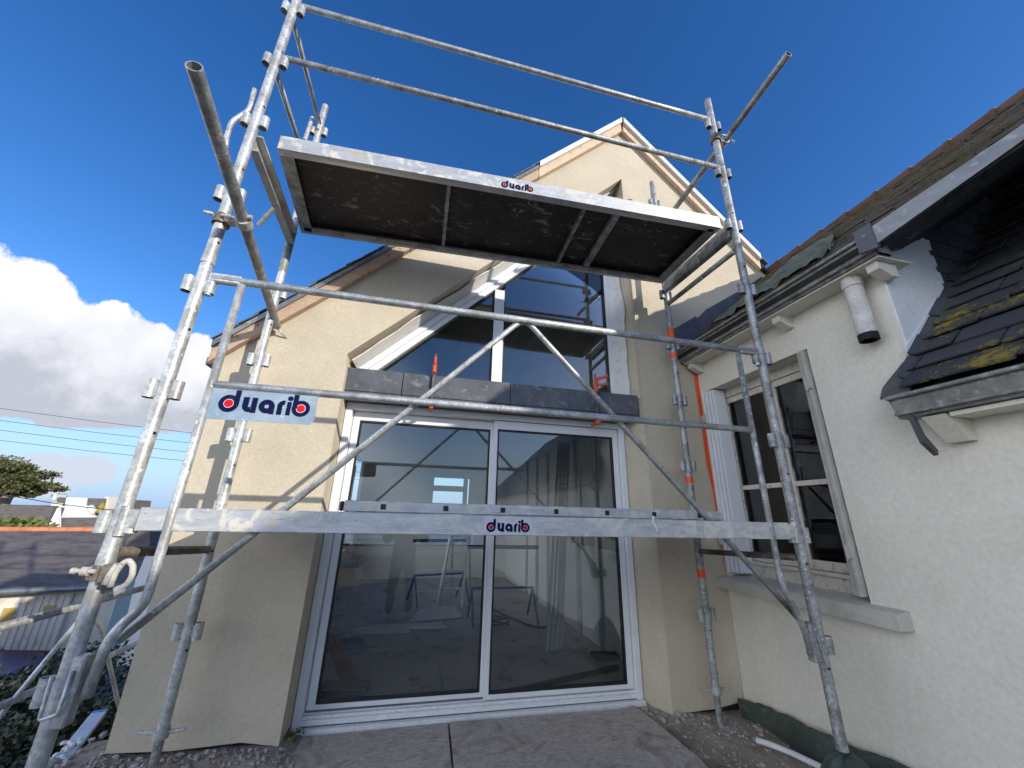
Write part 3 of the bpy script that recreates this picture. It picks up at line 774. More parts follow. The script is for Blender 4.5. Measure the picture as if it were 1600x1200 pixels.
# zinc verge band
m = MB()
lowa, lowb = onroof(1369, 398, G0, GZ, SL), onroof(1600, 220, G0, GZ, SL)
A = rp(VX(YV0)+.005, YV0, .02); B = rp(VX(-.4)+.005, -.4, .01); Cv = rp(VX(.62)+.005, .62, .01)
m.prism([A, Cv, B, B+V((0, 0, -.055)), Cv+V((0, 0, -.065)), A+V((0, 0, -.115))], (.02, .01, 0)); m.prism([A+V((.02, .01, 0)), B+V((.02, .01, 0)), B+V((.07, .03, .035)), A+V((.07, .03, .035))], (0, 0, -.012))
m.build('verge_flashing', 'zinc', H2)
m = MB(); m.prism([A+V((-.02, .06, -.125)), A+V((-.0, -.02, -.135)), A+V((.0, -.02, .03)), A+V((-.02, .06, .02))], (.02, .0, 0)); m.build('verge_end', 'zinc_dark', H2)
sA, sB = A+V((.03, .01, -.10)), B+V((.03, 0, -.05)); sP, sQ = V((RX, 1.352, 3.58)), V((2.78, 1.352, 2.99))
m = MB(); m.prism([sA, Cv+V((.03, 0, -.058)), sB, V((RX, -.4, RZ-.16)), sP, sQ], (0, 0, .012)); vs_ = m.build('verge_soffit', 'slate_clad', H2)
m = MB(); t = []
for r in range(7):
    k0, k1 = r/7, (r+1.12)/7
    for c_ in range(12):
        u0, u1 = max(0, (c_-.5*(r % 2))/11+.003), min(1, (c_+1-.5*(r % 2))/11-.003)
        if u1 <= u0: continue
        P_ = lambda u, k: sQ.lerp(sP, u).lerp(sA.lerp(Cv+V((.03, 0, -.058)), min(1, u*1.2)), k)
        n0 = len(m.bm.faces); dz = V((0, 0, -.005-.006*random.random()))
        m.prism([P_(u0, k0)+dz*2.2, P_(u1, k0)+dz*2.2, P_(u1, min(1, k1))+dz, P_(u0, min(1, k1))+dz], (0, 0, .004)); t += [random.random()]*(len(m.bm.faces)-n0)
m.build('soffit_slates', 'slate_plain', vs_, t)
# zinc valley against the gable of the extension, and its upstand
m = MB(); m.prism([V((G0+.02, 2.73, GZ+.01)), V((RX, 2.73, RZ+.01)), V((RX, 2.985, RZ-.05)), V((G0+.02, 2.985, GZ-.04))], (0, 0, -.01)); m.build('valley_zinc', 'zinc_dark', mr)
fl = [at('Y', 2.985, *q) for q in ((1053, 514), (1087, 494), (1090, 497), (1104, 483), (1165, 449), (1190, 432))]
m = MB(); m.prism(fl+[V((3.7, 2.985, 3.9)), V((2.4, 2.985, 2.86)), V((2.345, 2.985, 2.86))], (0, .012, 0)); m.build('upstand_flashing', 'zinc_dark', mr)
nq = [onroof(x, y, G0, GZ, SL)+V((-.02, 0, .05)) for x, y in ((1235, 425), (1262, 395), (1295, 362), (1325, 345), (1330, 372), (1300, 405), (1270, 425))]
# netting lying on the tiles
m = MB(); net0, net1 = V((G0+.03, 2.35, GZ+.05)), V((G0+.62, 1.55, GZ+.05+.62*SL))
def netf(u, v):
    y = 2.55-u*1.05; wdt = .10+.62*max(0, math.sin(math.pi*min(1, u*1.05)))**.8
    x = G0+.02+v*wdt; return V((x, y, GZ+(x-G0)*SL+.035+.03*noise.noise(V((u*7, v*4, 0)))+.035*noise.noise(V((u*18, v*9, 3)))))
m.grid(netf, 30, 14); o = m.build('debris_netting', 'netting'); tag(o, 'crumpled green netting lying on the mossy roof above the gutter', 'netting')
# main gutter
gy0, gy1 = 1.265, 2.985
m = MB()
def boxgutter(m, x, z, y0, y1, d=.15, h=.105):
    pr = [(x, z), (x+.012, z+.0), (x+.02, z-.03), (x+.035, z-h*.75), (x+.05, z-h), (x+d, z-h), (x+d, z-h+.012), (x+.06, z-h+.012), (x+.03, z-.02), (x+.022, z+.012), (x-.006, z+.012)]
    m.prism([V((a, y0, b)) for a, b in pr], (0, y1-y0, 0))
    m.tube(V((x, y0-.002, z+.004)), V((x, y1+.002, z+.004)), .011, 8)
    m.tube(V((x+.028, y0-.001, z-h*.8)), V((x+.028, y1+.001, z-h*.8)), .008, 8)
    m.prism([V((x, y0, z)), V((x+.02, y0, z-.03)), V((x+.045, y0, z-h)), V((x+d, y0, z-h)), V((x+d, y0, z))], (0, .004, 0))
    m.prism([V((x, y1-.004, z)), V((x+.02, y1-.004, z-.03)), V((x+.045, y1-.004, z-h)), V((x+d, y1-.004, z-h)), V((x+d, y1-.004, z))], (0, .004, 0))
boxgutter(m, 2.335, 2.90, gy0, gy1); m.build('gutter', 'gutter', H2)
m = MB(); m.box((2.40, gy0+.01, 2.783), (XW+.1, gy1-.01, 2.793)); m.build('soffit', 'render_white', H2)
for y in (1.305, 1.95, 2.9):
    m = MB(); m.prism([V((2.425, y, 2.782)), V((XW+.02, y, 2.782)), V((XW+.02, y, 2.70)), V((2.52, y, 2.695)), V((2.43, y, 2.735))], (0, .06, 0)); m.build('corbel', 'render_white', H2)
m = MB(); p0, p1 = at('X', 2.47, 1318, 405), at('X', 2.47, 1360, 528)
m.tube(V((2.475, p0.y, 2.80)), V((2.475, p0.y, p1.z)), .047, 20, hollow=.006); m.tube(V((2.475, p0.y, 2.72)), V((2.475, p0.y, 2.79)), .053, 20)
m.build('downpipe', 'pipe', H2)
m = MB(); m.tube(V((2.475, p0.y, p1.z-.012)), V((2.475, p0.y, p1.z+.03)), .0485, 18, hollow=.012); m.build('pipe_rim', 'dark', H2)
# lower wing roof and gutter
L0, LZ = 2.33, 2.0
lv = V((1, 0, 1)).normalized()
m = MB(); m.prism([V((L0+.02, YG-.05, LZ-.03)), V((4.8, YG-.05, LZ+2.44)), V((4.8, -2.3, LZ+2.44)), V((L0+.02, -2.3, LZ-.03))], (0, 0, -.05)); m.prism([V((4.8, YG-.05, LZ+2.44)), V((7.2, YG-.05, LZ)), V((7.2, -2.3, LZ)), V((4.8, -2.3, LZ+2.44))], (0, 0, -.05))
lr = m.build('wing_roof', 'dark', H2)
m = MB(); t = slate_field(m, V((L0, -2.3, LZ-.005)), (0, 1, 0), lv, YG-.045+2.3, 3.46, .145, .30, .009, .45, .026); m.build('slates', 'slate_lichen', lr, t)
m = MB()   # abutment slates along the cheek and mortar fillet
t = []
for i in range(16):
    p = V((L0+.06, YG-.085, LZ+.045))+lv*(i*.20)+V((-.006, 0, .006))*(i % 2); n0 = len(m.bm.faces)
    m.prism([p, p+lv*.19, p+lv*.19+V((-.012, .07, .045)), p+V((-.012, .07, .045))], V((.02, 0, -.02))*.5); t += [random.random()]*(len(m.bm.faces)-n0)
m.build('abutment_slates', 'slate_plain', lr, t)
m = MB(); m.prism([at('Y', YG-.016, *q) for q in ((1415, 543), (1440, 505), (1472, 447), (1480, 468), (1462, 510), (1440, 556), (1424, 562))], (0, .006, 0)); m.build('mortar_fillet', 'pvc_dirty', H2)
m = MB(); boxgutter(m, 2.325, 1.965, -2.3, 1.40, .15, .10); m.build('gutter', 'gutter', H2)
m = MB(); m.prism([V((2.33, 1.30, 1.985)), V((2.33, 1.43, 1.985)), V((2.42, 1.46, 2.06)), V((2.58, 1.40, 2.24)), V((2.50, 1.30, 2.17))], (0, 0, -.012)); m.build('gutter_end_flashing', 'zinc_dark', H2)
m = MB(); m.prism([V((2.385, 1.23, 1.855)), V((XW+.02, 1.23, 1.855)), V((XW+.02, 1.23, 1.74)), V((2.50, 1.23, 1.735))], (0, .09, 0)); m.build('corbel', 'render_white', H2)
m = MB(); m.prism([V((2.355, 1.335, 1.87)), V((2.38, 1.335, 1.87)), V((2.40, 1.335, 1.77)), V((2.455, 1.335, 1.70)), V((2.445, 1.335, 1.675)), V((2.38, 1.335, 1.735))], (0, .02, 0)); m.build('gutter_bracket', 'zinc_dark', H2)
m = MB(); m.box((2.40, -2.3, 1.84), (XW+.1, 1.22, 1.86)); m.build('soffit', 'render_white', H2)
m = MB(); m.prism([V((2.35, -8, 1.9)), V((4.8, -8, 4.17)), V((7.2, -8, 1.9))], (0, 5.69, 0)); m.build('far_roof', 'slate_plain', H2)
m = MB(); m.prism([V((2.58, -2.32, 1.9)), V((4.8, -2.32, 4.25)), V((7.0, -2.32, 1.9))], (0, .1, 0)); m.build('wing_gable', 'render_white', H2)
m = MB(); m.box((6.9, -8, -.4), (7.1, 3, 2.2)); m.box((X1, -8.1, -.4), (6.9, -7.9, 2.0)); m.build('back_wall', 'render_white', H2)

# casement window in the right wall
cw = thing('casement_window', (XW+.16, (oy0+oy1)/2, oz0), 'old tan painted four-pane casement window in the white wall', 'window')
xf = XW+.17
xg = lambda x, y: at('X', xf, x, y)
m = MB(); m.box((xf-.03, oy0, oz1-.075), (xf+.06, oy1, oz1-.001)); m.build('frame_head', 'tan_paint', cw)
m = MB(); m.box((xf-.05, oy0, oz0), (xf+.06, oy1, oz0+.10), .004); m.box((xf-.07, oy0+.002, oz0+.10), (xf+.06, oy1-.002, oz0+.125), .006); m.build('frame_sill', 'tan_paint', cw)
for y in (oy0, oy1-.05):
    m = MB(); m.box((xf-.029, y, oz0+.125), (xf+.059, y+.05, oz1-.075), .003); m.build('frame_jamb', 'tan_paint', cw)
ymid = 2.40
for (y0, y1) in ((oy0+.052, ymid-.002), (ymid+.002, oy1-.052)):
    z0, z1 = oz0+.128, oz1-.078; zc = 1.62
    m = MB(); b = .052
    m.box((xf-.02, y0, z0), (xf+.02, y0+b, z1), .004); m.box((xf-.02, y1-b, z0), (xf+.02, y1, z1), .004)
    m.box((xf-.019, y0+b, z0), (xf+.019, y1-b, z0+.06), .003); m.box((xf-.019, y0+b, z1-b), (xf+.019, y1-b, z1), .003); m.box((xf-.018, y0+b, zc-.018), (xf+.018, y1-b, zc+.018), .003)
    sa = m.build('casement', 'tan_paint', cw)
    for (za, zb_) in ((z0+.06, zc-.018), (zc+.018, z1-b)):
        m = MB(); m.box((xf-.004, y0+b, za), (xf, y1-b, zb_)); m.build('pane', 'glass_old', sa)
m = MB(); m.box((xf-.032, ymid-.022, oz0+.13), (xf-.018, ymid+.022, oz1-.08), .004); m.build('astragal', 'tan_paint', cw)
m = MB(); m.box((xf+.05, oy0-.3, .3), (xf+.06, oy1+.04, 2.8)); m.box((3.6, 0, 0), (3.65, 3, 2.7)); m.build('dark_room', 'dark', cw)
sl0 = XW-.10
m = MB(); m.prism([V((sl0, 0, oz0-.085)), V((sl0, 0, oz0-.018)), V((sl0+.02, 0, oz0-.006)), V((xf-.05, 0, oz0+.02)), V((xf-.05, 0, oz0-.085))], (0, 1.29, 0))
for v in m.bm.verts: v.co.y += 1.72
m.build('window_sill', 'stone', cw)
# shutters folded in the reveal
def folded(y, sgn, mat, label, n):
    t = thing('folding_shutter', (XW+.05, y, oz0+.03), label, 'shutter')
    for i in range(n):
        m = MB(); yy = y+sgn*(.012+.03*i)
        m.box((XW-.035+.012*i, min(yy, yy+sgn*.022), oz0+.035), (XW+.125, max(yy, yy+sgn*.022), oz1-.01), .003); m.build('leaf', mat, t)
    for z in (1.15, 2.2):
        m = MB(); m.tube(V((XW+.04-.085, y+sgn*.03, z)), V((XW+.04-.085, y+sgn*.03, z+.08)), .009, 8); m.box((XW-.05, y+sgn*.01-.012, z+.01), (XW-.03, y+sgn*.01+.03, z+.07)); m.build('hinge', 'shutter_grey', t)
    return t
folded(oy1, -1, 'shutter', 'white folding shutter stacked in the far side of the casement window', 4)
folded(oy0, 1, 'shutter_grey', 'greyed folding shutter stacked in the near side of the casement window', 2)
# orange tape along the inner corner
m = MB()
pts = [at('Y', 2.988, x, y) for x, y in ((1085, 566), (1093, 620), (1100, 665), (1107, 720), (1119, 772), (1128, 830), (1140, 904))]
L = [p+V((-.022+.006*noise.noise(V((p.z*6, 0, 0))), 0, 0)) for p in pts]; R_ = [p+V((.022+.006*noise.noise(V((p.z*5, 3, 0))), 0, 0)) for p in pts]
m.prism(L+R_[::-1], (0, .004, 0)); o = m.build('orange_tape', 'orange'); tag(o, 'orange masking tape down the corner between gable and white house', 'tape')

# ------------------------------------------------------------------ scaffold
def at_z(y, X, Y):   # height of image row y on the vertical X, Y
    lo, hi = -1, 8
    for _ in range(50):
        md = (lo+hi)/2
        if proj(V((X, Y, md))).y > y: lo = md
        else: hi = md
    return lo
XLF, XLR, XRF, XRR = -1.165, -1.183, 2.184, 2.160
def bracket(par, X, Y, z, mat='galv', sp=.05):
    for k in (-1, 1):
        m = MB()
        m.tube(V((X+k*sp, Y-.004, z-.042)), V((X+k*sp, Y-.004, z+.042)), .0225, 14, hollow=.004)
        m.box((X+k*.026-.006, Y-.012, z-.03), (X+k*.026+.006, Y+.008, z+.03))
        m.build('bracket', mat, par)
def pole(X, Y, z0, z1, brs, mat, label, joints, jack=None, holes=True):
    p = thing('scaffold_pole', (X, Y, z0), label, 'scaffold pole', 'upright scaffold poles')
    m = MB(); lo = z0 if jack is None else jack+.01
    m.tube(V((X, Y, lo)), V((X, Y, z1)), PR, 22, hollow=.004); tb = m.build('pole_tube', mat, p)
    for z in joints:
        m = MB(); m.tube(V((X, Y, z-.07)), V((X, Y, z)), PR+.004, 22, PR+.001); m.build('sleeve', mat, p)
    for z in brs: bracket(p, X, Y, z, mat)
    m = MB()
    zz = lo+.35
    while zz < z1-.3:
        d = (EYE-V((X, Y, zz))); d.z = 0; d = d.normalized(); d = Matrix.Rotation(.6, 3, 'Z') @ d
        m.tube(V((X, Y, zz))+d*(PR-.002), V((X, Y, zz))+d*(PR+.0015), .007, 8); zz += .5
    m.build('pin_hole', 'gasket', p)
    if jack is not None:
        m = MB(); m.tube(V((X, Y, z0)), V((X, Y, jack)), .019, 14)
        for i in range(int((jack-z0)/.012)): m.tube(V((X, Y, z0+.012*i)), V((X, Y, z0+.012*i+.006)), .0215, 14)
        j = m.build('base_jack', 'galv_dirty', p)
        m = MB(); m.tube(V((X, Y, jack-.03)), V((X, Y, jack+.015)), .036, 8)
        for k in (-1, 1): m.beam(V((X+k*.02, Y, jack-.005)), V((X+k*.115, Y-.02*k, jack+.008*k)), .02, .016, bev=.004)
        m.build('wing_nut', 'galv', j)
        m = MB(); m.box((X-.07, Y-.07, z0-.006), (X+.07, Y+.07, z0+.004)); m.build('base_plate', 'galv_dirty', j)
    return p
zLF = lambda y: at_z(y, XLF, YF); zLR = lambda y: at_z(y, XLR, YR); zRF = lambda y: at_z(y, XRF, YF); zRR = lambda y: at_z(y, XRR, YR)
pole(XLF, YF, .30, zLF(-60), [zLF(y) for y in (16, 97, 191, 306, 446, 609, 815, 1078)], 'galv', 'nearest left scaffold pole, bright galvanised and carrying the bolted coupler', [zLF(855), zLF(395)])
pole(XLR, YR, .03, zLR(166), [zLR(y) for y in (206, 458, 563, 680, 986)], 'galv', 'left rear scaffold pole casting its shadow on the cream wall', [zLR(770)], jack=zLR(1142))
pole(XRF, YF, zRF(1172), zRF(157), [zRF(y) for y in (197, 271, 353, 453, 560, 689, 836, 1008)], 'galv_dirty', 'nearest right scaffold pole in front of the casement window', [zRF(540)])
pole(XRR, YR, .012, zRR(285), [zRR(y) for y in (319, 462, 540, 626, 728, 960)], 'galv_dirty', 'right rear scaffold pole with orange bands, by the inner corner', [zRR(610)], jack=zRR(1076))
rrp = [o for o in bpy.data.objects if o.name.startswith('scaffold_pole')][-1]
for nm, ya, yb in (('a', 514, 530), ('b', 552, 559), ('c', 745, 755), ('d', 889, 902)):
    m = MB(); m.tube(V((XRR, YR, zRR(yb))), V((XRR, YR, zRR(ya))), PR+.002, 18); m.build('orange_band', 'orange', rrp)
lrp = [o for o in bpy.data.objects if o.name.startswith('scaffold_pole')][1]
m = MB(); m.tube(V((XLR, YR, zLR(425))), V((XLR, YR, zLR(362))), PR+.002, 18); m.build('green_sleeve', 'steel_green', lrp)

# top guard rails
def rail(a, b, r, label, mat='galv', group='guard rails of the scaffold', name='guard_rail', hooks=True, sag=None):
    t = thing(name, a, label, 'rail', group)
    pts = [V(a)]+[V(a).lerp(V(b), k)+V((0, 0, s)) for k, s in (sag or [])]+[V(b)]
    m = MB(); m.pipe(pts, r, 16, fillet=.2 if sag else 0); m.build('rail_tube', mat, t)
    if hooks:
        for e, d in ((V(a), 1), (V(b), -1)):
            m = MB(); q = e-(V(b)-V(a)).normalized()*d*.0
            m.beam(e-(V(b)-V(a)).normalized()*.03, e+(V(b)-V(a)).normalized()*.03, r*1.2, r*2.1, bev=.004); m.tube(e+V((0, 0, -.075)), e+V((0, 0, .01)), .012, 10); m.build('hook', mat, t)
    return t
RB = .0195
x0, x1 = XLF+.05, XRF-.05
rail(V((x0, YF-.004, F_(475, 12.5).z)), V((x1, YF-.004, F_(1101, 186).z)), RB, 'topmost long front guard rail of the scaffold against the sky', sag=[(.78, .0)])
rail(V((x0, YF-.004, F_(452, 94).z)), V((x1, YF-.004, F_(1116, 261).z)), RB, 'long front guard rail just above the upper deck', 'galv_dirty')
zA, zB = zLF(16), zLF(97)
rail(V((XLF-.02, YF+.03, zA)), V((XLR, YR-.03, zA)), .0175, 'upper end rail of the scaffold on the left side', 'galv', 'end rails of the scaffold')
rail(V((XLF-.02, YF+.03, zB)), V((XLR, YR-.03, zB)), .0175, 'lower end rail of the scaffold on the left side', 'galv', 'end rails of the scaffold')
za = at_z(384, XRF, YF)
rail(V((XRF, YF+.03, at_z(388, XRF, YF))), V((XRR, YR-.03, at_z(476, XRR, YR))), .021, 'end rail under the right end of the upper deck', 'galv_dirty', 'end rails of the scaffold', hooks=False)

# M-shaped guard frame with the sign
zr3, zr4 = (F_(336, 435).z+F_(1176, 551.6).z)/2, (F_(339, 599).z+F_(1175, 672.5).z)/2
gf = thing('scaffold_guard', (.5, YF, .7), 'galvanised guard frame with an inverted V brace and a name plate, across the scaffold front', 'guard frame')
m = MB(); m.pipe([V((x0, YF-.01, zr3)), V((x1, YF-.01, zr3))], .0205, 16); m.build('top_rail', 'galv', gf)
for x, k in ((x0, 1), (x1, -1)):
    m = MB(); m.beam(V((x-.012*k, YF-.01, zr3)), V((x+.13*k, YF-.01, zr3)), .034, .05, bev=.006); m.tube(V((x, YF-.01, zr3-.1)), V((x, YF-.01, zr3)), .014, 12); m.build('hook', 'galv', gf)
yl = YF-.03
lg = [at('Y', yl, *q) for q in ((378, 446), (337, 583), (281, 755), (255, 851), (226, 945), (187, 979), (168, 1003), (150, 1042), (134, 1090))]
m = MB(); m.pipe([lg[0], lg[3], lg[4], lg[5], lg[6], lg[8]], .0175, 14, fillet=.05); m.build('leg', 'galv', gf)
rg = [at('Y', yl, *q) for q in ((1153, 553), (1175, 672), (1195, 775), (1221, 914), (1244, 957), (1258, 985), (1268, 1024))]
m = MB(); m.pipe([rg[0], rg[2], rg[3], rg[4], rg[5], rg[6]], .0165, 14, fillet=.05); m.build('leg', 'galv_dirty', gf)
m = MB(); p = at('Y', yl, 131, 1075); m.box((p.x-.05, yl-.02, p.z-.11), (p.x-.012, yl+.03, p.z+.10), .005); m.pipe([p+V((-.035, -.025, .06)), p+V((-.03, -.035, -.06)), p+V((-.08, -.03, -.075)), p+V((-.085, -.03, .05))], .006, 8, fillet=.01); m.build('latch', 'galv', gf)
m = MB(); p = rg[-1]; m.box((p.x+.0, yl-.02, p.z-.03), (p.x+.05, yl+.03, p.z+.15), .005); m.pipe([p+V((.03, -.02, .15)), p+V((.055, -.03, -.03)), p+V((.03, -.03, -.06))], .006, 8); m.build('latch', 'galv_dirty', gf)
m = MB(); a = at('Y', yl, 337, 600); b_ = at('Y', yl, 1175, 672.5); zz = (a.z+b_.z)/2
m.pipe([V((a.x, yl, zz)), V((b_.x, yl, zz))], .0185, 16); m.build('middle_rail', 'galv', gf)
yb = YF+.008
br = [at('Y', yb, *q) for q in ((187, 1000), (397, 836), (655, 637), (808, 511), (818, 509), (828, 511), (1000, 695), (1072, 775), (1247, 966))]
m = MB(); m.pipe([br[0], at('Y', yb, 819, 497), br[8]], .0155, 14, fillet=.09); m.build('brace', 'galv', gf)
sg = [at('Y', yl-.004, *q) for q in ((335, 605), (497.5, 617), (490, 663), (321, 654))]
xa, xb = (sg[0].x+sg[3].x)/2-.02, (sg[1].x+sg[2].x)/2; sz1, sz0 = zz-.016, (sg[2].z+sg[3].z)/2
m = MB(); m.prism([V((sg[3].x, yl-.006, sg[3].z)), V((sg[2].x-.02, yl-.006, sz0)), V((sg[2].x, yl-.006, sz0+.02)), V((sg[1].x, yl-.006, sz1)), V((sg[0].x-.01, yl-.006, sz1))], (0, .003, 0)); sp = m.build('sign_plate', 'sign', gf)

def disc(m, cx, cy, r, T, h, n=28, r_in=0, a0=0, a1=2*math.pi):
    if r_in:
        k = max(3, int(n*(a1-a0)/(2*math.pi)))
        for i in range(k):
            t0, t1 = a0+(a1-a0)*i/k, a0+(a1-a0)*(i+1)/k
            m.prism([T(cx+r*math.cos(t), cy+r*math.sin(t)) if False else T(cx+q*math.cos(t), cy+q*math.sin(t)) for q, t in ((r, t0), (r, t1), (r_in, t1), (r_in, t0))], h)
    else:
        m.prism([T(cx+r*math.cos(2*math.pi*i/n), cy+r*math.sin(2*math.pi*i/n)) for i in range(n)], h)
def logo(par, o, xd, yd, width):
    """the word duarib in heavy round letters with a red bullseye in the d and the b"""
    s = width/5.35; xd, yd = V(xd).normalized()*s, V(yd).normalized()*s
    nrm = xd.cross(yd).normalized()
    T = lambda x, y: V(o)+xd*x+yd*y
    q = lambda m, pts, h: m.prism([T(*p) for p in pts], h)
    nv = MB(); h = nrm*.0015
    disc(nv, .58, .52, .58, T, h, 32, .30); q(nv, [(.86, .5), (1.16, .5), (1.16, 1.45), (.86, 1.45)], h*1.02)
    # u
    q(nv, [(1.38, .45), (1.72, .45), (1.72, 1.03), (1.38, 1.03)], h); disc(nv, 1.80, .45, .42, T, h, 24, .09, math.pi, 2*math.pi); q(nv, [(1.90, .0), (2.22, .0), (2.22, 1.03), (1.90, 1.03)], h*1.03)
    # a
    disc(nv, 2.82, .50, .47, T, h, 28, .14); q(nv, [(2.99, 0), (3.30, 0), (3.30, .55), (2.99, .55)], h*1.03)
    # r
    q(nv, [(3.46, 0), (3.76, 0), (3.76, .6), (3.46, .6)], h); disc(nv, 3.86, .58, .42, T, h*1.02, 24, .12, math.pi*.48, math.pi)
    # i
    q(nv, [(4.02, 0), (4.28, 0), (4.28, .92), (4.02, .92)], h); disc(nv, 4.16, 1.16, .17, T, h, 16)
    # b
    disc(nv, 4.90, .52, .56, T, h, 32, .30); q(nv, [(4.36, .5), (4.66, .5), (4.66, 1.45), (4.36, 1.45)], h*1.02)
    nv.build('lettering', 'navy', par)
    for cx in (.58, 4.90): pk = MB(); disc(pk, cx, .52, .31, T, h*.8, 24); pk.build('bullseye_ring', 'pink', par)
    for cx in (.58, 4.90): rd = MB(); disc(rd, cx, .52, .255, T, h*1.3, 24); rd.build('bullseye', 'red', par)
la = at('Y', yl-.0075, 338, 641); lb = at('Y', yl-.0075, 479, 651)
logo(sp, V((la.x, yl-.0065, la.z)), V((1, 0, (lb.z-la.z)/(lb.x-la.x))), (0, 0, 1), lb.x-la.x)

# upper deck ----------------------------------------------------------
ZD = 3.484
c = [at('Z', ZD, *q) for q in ((433, 231), (1127, 356), (1034, 443), (471, 364))]   # fl fr rr rl
hD = at('Y', c[0].y, 422, 208).z-ZD
hD = max(.1, min(.16, hD))
ud = thing('scaffold_deck', (sum(c, V())/4), 'upper scaffold platform seen from below with its dark plywood underside', 'platform', 'scaffold platforms')
U = V((0, 0, 1))
def side(a, b, inn, h0, h1, th, mat, nm, par):
    m = MB(); m.prism([a+U*h0, b+U*h0, b+U*h1, a+U*h1], inn*th); return m.build(nm, mat, par)
inn = (c[3]-c[0]).normalized(); xr = (c[1]-c[0]).normalized()
fr = side(c[0], c[1], inn, 0, hD, .03, 'alu', 'front_beam', ud)
m = MB(); m.prism([c[0]+inn*.03, c[1]+inn*.03, c[1]+inn*.055, c[0]+inn*.055], U*.012); m.build('front_lip', 'alu_clean', ud)
side(c[3], c[2], -inn, 0, hD, .03, 'alu', 'rear_beam', ud)
m = MB(); m.prism([c[3]-inn*.03, c[2]-inn*.03, c[2]-inn*.075, c[3]-inn*.075], U*.01); m.build('rear_lip', 'galv_dirty', ud)
for p, q, k in ((c[0], c[3], 1), (c[1], c[2], -1)):
    a = p+inn*.031; b_ = q-inn*.031
    side(a, b_, xr*k, .002, hD-.002, .03, 'galv_dirty', 'end_beam', ud)
    m = MB(); m.prism([a+xr*k*.03, b_+xr*k*.03, b_+xr*k*.085, a+xr*k*.085], U*.011); m.build('end_lip', 'galv_dirty', ud)
m = MB(); m.prism([c[0]+inn*.031+xr*.031+U*.05, c[1]+inn*.031-xr*.031+U*.05, c[2]-inn*.031-xr*.031+U*.05, c[3]-inn*.031+xr*.031+U*.05], U*.018); m.build('plywood_panel', 'ply', ud)
for (p, q), w_ in ((((702, 283), (692, 389)), .026), (((914, 324), (868, 416)), .026), (((964, 334), (911, 421)), .05)):
    a, b_ = at('Z', ZD+.03, *p), at('Z', ZD+.03, *q); a += (a-b_)*.02; b_ -= (a-b_)*.0
    m = MB(); m.beam(a, b_, w_, .034); m.build('cross_rib', 'galv_dirty', ud)
lp = at('Y', c[0].y-.05, 782, 292); lq = at('Y', c[0].y-.05, 831, 300)
def on_front(x, y):  # point of the beam's front face
    n = V((-xr.y, xr.x, 0)); d = ray(x, y); return EYE+d*((c[0]-EYE).dot(n)/d.dot(n))-inn*.001
p, q = on_front(783, 291.5), on_front(832, 300)
logo(fr, p-inn*.0008, xr, U, (q-p).length)
# transom channel under the left end, with cut-outs, and the bent locking rod
def channel(a, b, label, mat, holes, h=.11):
    t = thing('transom', a, label, 'transom', 'transoms carrying the decks')
    d = (b-a).normalized(); s = V((1, 0, 0)); L = (b-a).length
    m = MB(); m.beam(a, b, .012, h); m.beam(a+U*h*.5+s*.022, b+U*h*.5+s*.022, .045, .012); m.beam(a-U*h*.5+s*.022, b-U*h*.5+s*.022, .045, .012); m.build('channel', mat, t)
    if holes:
        m = MB()
        for k, w_, hh in ((.16, .012, .03), (.3, .05, .05), (.66, .05, .05), (.82, .012, .03)):
            p = a.lerp(b, k)+s*.0075; m.obox(p, s*.003, d*w_, U*hh, .001)
        m.build('cutout', 'gasket', t)
    return t
channel(V((XLF-.0, YF+.03, zLF(215))), V((XLR, YR-.03, zLR(375))), 'slotted channel transom under the left end of the upper deck', 'alu', True)
channel(V((XRF-.01, YF+.03, ZD+.03)), V((XRR-.01, YR-.03, ZD+.03)), 'channel transom under the right end of the upper deck', 'galv_dirty', False)
m = MB(); pts = [at('X', XLF-.05, *q) for q in ((397, 143), (392, 165), (382, 183))]; 
pts = [at('Y', YF+.05, *q) for q in ((398, 140), (390, 172), (362, 190), (354, 215), (353, 232))]
m.pipe(pts, .014, 12, fillet=.04); o = m.build('locking_rod', 'galv'); tag(o, 'short bent rod hooked on the left pole beside the upper deck', 'rod')
m = MB(); a, b_ = at('Y', 2.3, 403, 352), at('Y', 2.25, 428, 325); m.tube(a, b_, .013, 12); m.tube(a.lerp(b_, .42), a.lerp(b_, .56), .0145, 12)
o = m.build('locking_pin', 'steel_green'); tag(o, 'short dark pin with a pale band sticking out of the left transom', 'pin')
m = MB(); a, b_ = at('Y', YR-.06, 476, 220), at('Y', YR-.06, 488, 184); m.tube(a, b_, .017, 12); o = m.build('spigot', 'galv'); tag(o, 'short spigot tube standing beside the left rear pole top', 'spigot')

# lower deck ----------------------------------------------------------
yd = YF-.035
q = [at('Y', yd, *p) for p in ((221, 789), (221, 828), (1225, 844), (1232, 818))]
zd1, zd0 = (q[0].z+q[3].z)/2, (q[1].z+q[2].z)/2
zd0 = (at('Y', yd, 450, 832).z+at('Y', yd, 1050, 841).z)/2; zd1 = (at('Y', yd, 450, 797).z+at('Y', yd, 1050, 813).z)/2
xd0, xd1 = q[0].x, q[3].x
ld = thing('scaffold_deck', ((xd0+xd1)/2, 2.3, zd0), 'lower scaffold platform at eye level with aluminium front beam', 'platform', 'scaffold platforms')
m = MB(); m.box((xd0, yd, zd0), (xd1, yd+.03, zd1), .003); fb = m.build('front_beam', 'alu', ld)
m = MB(); m.box((xd0, YR-.02, zd0), (xd1, YR+.01, zd1), .003); m.build('rear_beam', 'alu', ld)
for x in (xd0+.002, xd1-.042):
    m = MB(); m.box((x, yd+.031, zd0+.002), (x+.04, YR-.021, zd1-.002)); m.build('end_beam', 'alu', ld)
